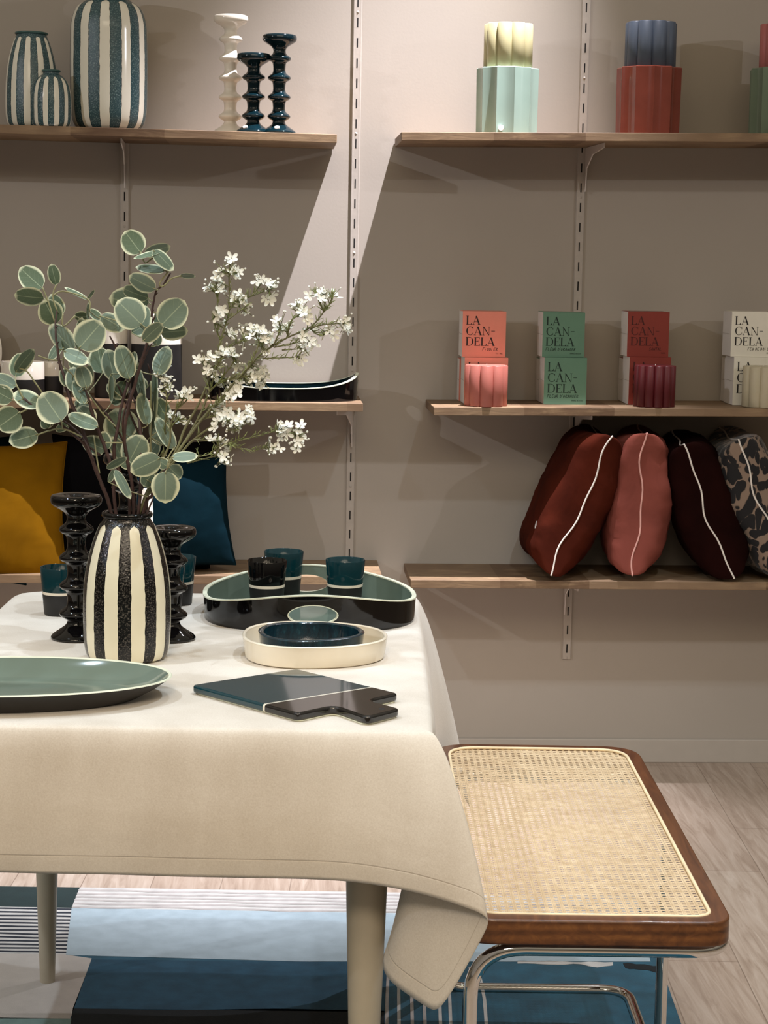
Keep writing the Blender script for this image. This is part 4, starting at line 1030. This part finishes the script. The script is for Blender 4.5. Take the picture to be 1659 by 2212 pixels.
FS = [
 ('white blossom spray rising highest, between the eucalyptus and the bare wall', .03, [(90, 1590), (160, 1420), (270, 1220), (380, 950), (420, 780), (460, 650), (480, 560), (480, 300)],
  [[(420, 780), (375, 650), (400, 500), (385, 430)], [(480, 560), (550, 500), (640, 465), (770, 415)], [(480, 560), (540, 500)], [(400, 860), (480, 830), (590, 770)], [(370, 980), (310, 940)], [(460, 640), (600, 540)], [(375, 650), (385, 610)], [(640, 465), (720, 360)]],
  [(410, 275, 3), (480, 240, 3), (550, 295, 3), (340, 410, 3), (385, 365, 3), (430, 385, 2), (725, 350, 2), (790, 400, 3), (785, 465, 3), (510, 480, 2), (575, 490, 3), (600, 570, 2), (385, 610, 3), (430, 680, 2), (500, 740, 2), (585, 730, 3), (600, 790, 3)]),
 ('long white blossom spray reaching right past the wall rail', -.02, [(110, 1590), (290, 1340), (420, 1200), (520, 1080), (640, 950), (720, 870), (900, 760), (1060, 690), (1160, 575)],
  [[(1160, 575), (1120, 490), (1110, 450)], [(1160, 575), (1170, 500), (1160, 450)], [(1160, 575), (1215, 500), (1225, 450)], [(1060, 690), (1180, 665), (1300, 660)], [(720, 870), (720, 780)], [(800, 820), (850, 690)], [(900, 760), (920, 650), (980, 600)], [(720, 910), (860, 905), (990, 900)], [(800, 830), (950, 800), (1030, 760)], [(1060, 690), (1120, 740), (1200, 710)], [(640, 950), (700, 790)], [(860, 850), (1000, 840)]],
  [(1095, 430, 3), (1150, 435, 3), (1225, 430, 3), (960, 530, 3), (1030, 600, 3), (1010, 560, 2), (830, 635, 2), (880, 680, 3), (850, 700, 2), (1310, 655, 3), (1335, 690, 2), (1200, 700, 2), (1150, 740, 2), (1010, 735, 3), (1050, 790, 3), (650, 710, 2), (710, 730, 4), (750, 770, 3), (690, 780, 2), (730, 850, 2), (1030, 850, 3), (1000, 905, 2)]),
 ('bushy white blossom spray in the lower middle beside the dusty leaves', .0, [(100, 1600), (180, 1480), (280, 1300), (340, 1150), (430, 1080), (560, 1050), (660, 1040)],
  [[(340, 1150), (400, 950)], [(400, 1090), (520, 930)], [(300, 1280), (400, 1230), (470, 1180)], [(560, 1050), (720, 1010)], [(250, 1360), (360, 1330), (460, 1310)], [(340, 1150), (310, 1000), (310, 930)], [(560, 1050), (640, 960)]],
  [(305, 920, 3), (350, 900, 2), (395, 930, 3), (450, 870, 2), (500, 890, 3), (520, 950, 3), (370, 1015, 2), (430, 1060, 3), (450, 1100, 3), (640, 1050, 3), (700, 1030, 4), (720, 1100, 3), (650, 980, 2), (540, 1150, 2), (490, 1190, 3), (450, 1210, 2), (400, 1240, 3), (380, 1300, 2), (590, 1070, 2), (540, 1090, 2)]),
 ('lowest white blossom spray spreading right above the teal cushion', -.04, [(130, 1600), (230, 1490), (370, 1390), (480, 1330), (580, 1330)],
  [[(230, 1490), (480, 1510), (590, 1490), (700, 1460), (830, 1430)], [(480, 1530), (640, 1570), (750, 1545)], [(480, 1510), (490, 1535)], [(830, 1430), (960, 1460)], [(200, 1620), (330, 1600), (400, 1540)], [(180, 1660), (340, 1620), (440, 1600)], [(480, 1330), (530, 1420)]],
  [(440, 1335, 3), (400, 1360, 2), (550, 1320, 3), (610, 1310, 3), (610, 1380, 2), (520, 1420, 3), (500, 1370, 2), (830, 1390, 2), (870, 1400, 3), (850, 1480, 2), (970, 1430, 2), (1000, 1475, 3), (965, 1550, 2), (770, 1540, 3), (800, 1560, 2), (400, 1500, 3), (470, 1540, 3), (440, 1600, 2), (440, 1655, 2)]),
 ('small white blossom sprig among the eucalyptus stems', .02, [(40, 1560), (60, 1400), (100, 1280), (160, 1190)],
  [[(60, 1400), (120, 1350)], [(20, 1480), (30, 1250), (30, 1100)], [(100, 1280), (190, 1200)]],
  [(130, 1180, 3), (180, 1180, 3), (110, 1330, 3), (150, 1350, 2), (10, 1070, 3), (45, 1110, 3), (-15, 1020, 2), (0, 1640, 2)]),
]
for lab, dep, stem, subs, cl in FS:
    t = thing('blossom_spray', lab, 'flowers', ROOT, 0, 'artificial white blossom sprays')
    pts = [dpt(*z4(*q), dep*(i+1)/len(stem)) for i, q in enumerate(stem)]
    d = Vector((pts[0].x-VC.x, 0, 0)); nk = Vector((VC.x+.018, VC.y+.004, NZ)); foot = Vector((VC.x-.02, VC.y, ST+.02))
    sp = spline([foot, nk]+pts, 5); n = len(sp)
    st = MB(); st.tube([p-ROOT for p in sp], [.0024-.0014*i/n for i in range(n)], 7)
    allp = [list(sp[len(sp)//2:])]
    for sb in subs:
        q = spline([dpt(*z4(*x), dep+random.uniform(-.012, .012)) for x in sb], 5); st.tube([p-ROOT for p in q], [.0013-.0006*i/len(q) for i in range(len(q))], 6); allp.append(q)
    nd = MB(); flat = [p for q in allp for p in q]
    def needle(p, d, L, rad=.0007):
        nd.tube([p-ROOT, p+d*L*.5+Vector((0, 0, .001))-ROOT, p+d*L-ROOT], [rad, rad*.9, rad*.2], 4)
    for q in allp:
        for a, b2 in zip(q, q[1:]):
            for _ in range(2):
                p = a.lerp(b2, random.random()); dr = (b2-a).normalized()*.7+Vector((random.uniform(-.8, .8), random.uniform(-.8, .8), random.uniform(-.3, .9)))
                needle(p, dr.normalized(), random.uniform(.008, .016))
    heads = MB()
    for (x, y, k) in cl:
        c = dpt(*z4(x, y), dep+random.uniform(-.02, .02)); q = min(flat, key=lambda p: (p-c).length)
        axis = (c-q); axis = axis.normalized() if axis.length > .003 else Vector((.3, -.3, .8))
        j = spline([q, (q+c)/2+Vector((0, 0, -.002)), c], 3); st.tube([p-ROOT for p in j], .0009, 5)
        fm = MB()
        for i in range(k):
            off = Vector((random.uniform(-1, 1), random.uniform(-1, 1), random.uniform(-1, 1)))*.011
            if i == 0: off *= .2
            nrm = axis*.5+Vector((random.uniform(-.7, .7), -1.0+random.uniform(-.2, .9), random.uniform(-.2, .8)))
            flower(fm, c+off-ROOT, nrm, random.uniform(.0085, .0105), random.uniform(.5, 1))
            st.tube([c-axis*.012-ROOT, c+off-ROOT], .0006, 4)
        for i in range(4):
            off = Vector((random.uniform(-1, 1), random.uniform(-1, 1), random.uniform(-.6, 1)))*.013; e = c+off
            bud(fm, e-ROOT, random.uniform(.0014, .0022), off+axis*.01); st.tube([c-axis*.012-ROOT, e-ROOT], .0005, 4)
        for i in range(5):
            needle(c-axis*random.uniform(.004, .02), (axis+Vector((random.uniform(-.8, .8), random.uniform(-.8, .8), random.uniform(-.6, .6)))).normalized(), random.uniform(.01, .018), .0006)
        fm.build('blossom_cluster', M_petal, t, smooth=180)
    st.build('stem', M_gstem, t, smooth=180); nd.build('needle_leaves', M_needle, t, smooth=180)

# ---------------------------------------------------------------- cane bench
BA = Vector((.632, -2.655, 0)); BW, BD, BZ = .378, .968, .475; ba = math.atan2(-.045, .999)
bench = thing('cane_bench', 'cane seat bench with brown wood frame and chrome tube legs', 'bench', (BA.x, BA.y, 0), ba)
def rr(x0, y0, x1, y1, r, n=10): return [(p.x, p.y) for p in fillet([(x0, y0, 0), (x1, y0, 0), (x1, y1, 0), (x0, y1, 0)], r, n, closed=True)]
ri = .027
outl = rr(-BW, 0, 0, BD, [.055, .045, .075, .075]); inl = rr(-BW+ri, ri, -ri, BD-ri, [.035, .028, .058, .058])
b = MB(); n = len(outl); zt, zb = BZ, BZ-.036
vs = [(x, y, z) for z in (zb, zt) for x, y in outl]+[(x, y, z) for z in (zb, zt) for x, y in inl]
b.add(vs, [f_ for i in range(n) for j in [(i+1) % n] for f_ in ((i, j, n+j, n+i), (2*n+j, 2*n+i, 3*n+i, 3*n+j), (n+i, n+j, 3*n+j, 3*n+i), (j, i, 2*n+i, 2*n+j))])
b.build('seat_frame', M_bwood, bench, smooth=50, bevel=.003, seg=3)
b = MB(); b.tube([(x, y, BZ-.0008) for x, y in [(p[0], p[1]) for p in rr(-BW+ri-.001, ri-.001, -ri+.001, BD-ri+.001, [.035, .028, .058, .058])]], .0028, 8, closed=True); b.build('cane_spline', M_spline, bench, smooth=180)
def inside(x, y, mrg=.0):
    x0, x1, y0, y1 = -BW+ri-mrg, -ri+mrg, ri-mrg, BD-ri+mrg
    if not (x0 <= x <= x1 and y0 <= y <= y1): return False
    for (cx, cy, r) in ((x0, y0, .035), (x1, y0, .028), (x1, y1, .058), (x0, y1, .058)):
        ux = abs(x-cx); uy = abs(y-cy)
        if ux < r and uy < r and (ux-r)**2+(uy-r)**2 > (r)**2: return False
    return True
p_ = .0112; b = MB(); NX = int((BW-2*ri)/p_)+2; NY = int((BD-2*ri)/p_)+2
for j in range(-1, NY):
    for i in range(-1, NX):
        cx = -ri-p_*(i+.5); cy = ri+p_*(j+.5)
        if not inside(cx, cy, .003): continue
        dz = -.0035-.0045*math.sin(math.pi*min(max((cy-ri)/(BD-2*ri), 0), 1))*math.sin(math.pi*min(max((-ri-cx)/(BW-2*ri), 0), 1))
        h = p_/2; sq = [(h, 0), (h, h), (0, h), (-h, h), (-h, 0), (-h, -h), (0, -h), (h, -h)]
        hr = p_*.28; oc = [(math.cos(k*math.pi/4)*hr*1.05, math.sin(k*math.pi/4)*hr) for k in range(8)]
        z = BZ+dz
        vs = [(cx+x, cy+y, z) for x, y in sq]+[(cx+x, cy+y, z+.0005) for x, y in [(q[0]*.82, q[1]*.82) for q in sq]]+[(cx+x, cy+y, z-.0006) for x, y in oc]
        uv = [(x/p_+.5, y/p_+.5) for x, y in sq]+[(x*.82/p_+.5, y*.82/p_+.5) for x, y in sq]+[(x/p_+.5, y/p_+.5) for x, y in oc]
        b.add(vs, [(k, (k+1) % 8, 8+(k+1) % 8, 8+k) for k in range(8)]+[(8+k, 8+(k+1) % 8, 16+(k+1) % 8, 16+k) for k in range(8)], 0, uv)
b.build('cane_seat', M_cane, bench, smooth=60)
tz = zb-.0125; r_ = .0104
def tubepath(pts, rad, closed=False): return fillet(pts, rad, 10, closed)
fx, rx, ny, fy = -BW+.02, -.004, .024, BD-.03
loop = tubepath([(fx, ny, .0115), (fx, ny, tz), (rx, ny, tz), (rx, fy, tz), (fx, fy, tz), (fx, fy, .0115), (rx, fy, .0115), (rx, ny, .0115)], [.05, .075, .055, .055, .075, .05, .055, .055], True)
b = MB(); b.tube(loop, r_, 20, closed=True); b.build('tube_frame', M_chrome, bench, smooth=180)
for xx in (rx,):
    b = MB(); b.lathe([(r_*.98, 0), (r_*.98, tz-.0115)], 20, (xx-.002, .545, .0115)); b.build('centre_leg', M_chrome, bench, smooth=50)

# ---------------------------------------------------------------- rug
M_rbase = plain('rug_petrol', (26, 78, 98), .95, var=.25, ns=20, bump=.5, bs=500, sheen=.2)
RM = dict(green=plain('rug_green', (24, 42, 42), .95, bump=.5, bs=500), white=plain('rug_white', (188, 186, 182), .95, bump=.5, bs=500), ink=plain('rug_ink', (36, 42, 52), .95, bump=.4, bs=500),
          grey=plain('rug_grey', (168, 162, 158), .95, bump=.4, bs=500), blue=plain('rug_light_blue', (158, 174, 182), .95, var=.08, bump=.5, bs=500), dark=plain('rug_navy', (38, 74, 94), .95, var=.2, bump=.5, bs=500),
          cream=plain('rug_cream', (184, 177, 170), .95, var=.05, bump=.5, bs=500), sage=plain('rug_sage', (120, 146, 142), .95, bump=.5, bs=500), black=plain('rug_black', (14, 22, 26), .95, bump=.5, bs=500))
RMK = list(RM); RMATS = [M_rbase]+[RM[k] for k in RMK]
rug = MB(); RZ = .008
corn = [onZ(-900, 1905, RZ), onZ(1378, 1943, RZ), onZ(1478, 2230, RZ), Vector((.67, -3.1, RZ)), Vector((-1.6, -3.1, RZ))]
rug.prism([(p.x, p.y) for p in corn], .0005, RZ, 0)
lv = [0]
def patch(px, key, ext=None):
    z = RZ+(.0012 if key in ('ink', 'grey') else .0006)
    P3 = [onZ(x, y, RZ) if not isinstance(x, str) else None for x, y in px]; n = len(P3)
    rug.add([(p.x, p.y, z) for p in P3]+[(p.x, p.y, RZ-.001) for p in P3], [tuple(range(n))]+[(i, (i+1) % n, n+(i+1) % n, n+i) for i in range(n)], 1+RMK.index(key))
def z8(x, y): return (x/1.843, 1780+y/1.843)
def wavy(x0, y0, x1, y1, amp, seed, n=26): 
    return [(x0+(x1-x0)*i/n, y0+(y1-y0)*i/n+amp*noise.noise(Vector((i*.35, seed, 0)))) for i in range(n+1)]
def band(top, bot, key): patch([z8(*p) for p in top]+[z8(*p) for p in bot[::-1]], key)
band([(-1500, 228), (318, 253)], [(-1500, 305), (285, 335)], 'green')
band([(-1500, 305), (285, 335)], [(-1500, 490), (262, 521)], 'white')
for i in range(13):
    y = 338+i*14.3; xe = 285-23*(y-335)/185
    band(wavy(-1500, y-26, xe, y, 3, i), wavy(-1500, y-20, xe, y+5.5, 3, i), 'ink')
band([(318, 253), (2540, 290)], [(285, 335), (2545, 372)], 'white')
for i in range(6):
    y = 262+i*13.2; xs = 316-33*(y-253)/82
    band(wavy(xs, y, 2540, y+36, 7, 20+i), wavy(xs, y+6, 2540, y+42, 7, 20+i), 'grey')
band([(285, 335), (2545, 372)], [(262, 522), (1200, 548), (2590, 548)], 'blue')
band(wavy(-1500, 495, 262, 521, 1, 3, 8)+[(365, 536)], [(-1500, 760), (0, 775), (280, 776)], 'cream')
band([(365, 540), (900, 546), (1540, 552)], [(290, 735), (900, 742), (1530, 750)], 'dark')
band([(290, 735), (700, 742), (1100, 736), (1530, 745)], [(262, 930), (1530, 930)], 'black')
band([(-1500, 750), (0, 772), (285, 776)], [(-1500, 930), (255, 930)], 'sage')
band(wavy(2060, 545, 2440, 552, 8, 51, 12), wavy(2060, 556, 2440, 566, 14, 52, 12), 'white')
band(wavy(2480, 556, 2620, 564, 8, 41, 8), wavy(2490, 574, 2625, 588, 12, 42, 8), 'black')
for (x0, x1) in ((836, 830), (858, 858), (883, 888), (908, 916), (940, 950), (962, 972), (1012, 1026), (1030, 1052)):
    patch([(x0, 2090), (x0+6, 2090), (x0+(x1-x0)*.6+7, 2160), (x1+9, 2300), (x1+1, 2300), (x0+(x1-x0)*.6, 2160)], 'grey' if x0 in (836, 883, 908, 1012) else 'white')
o = rug.build('area_rug', RMATS, smooth=0)
tag(o, 'patchwork area rug in petrol, light blue and striped white under the table', 'rug')
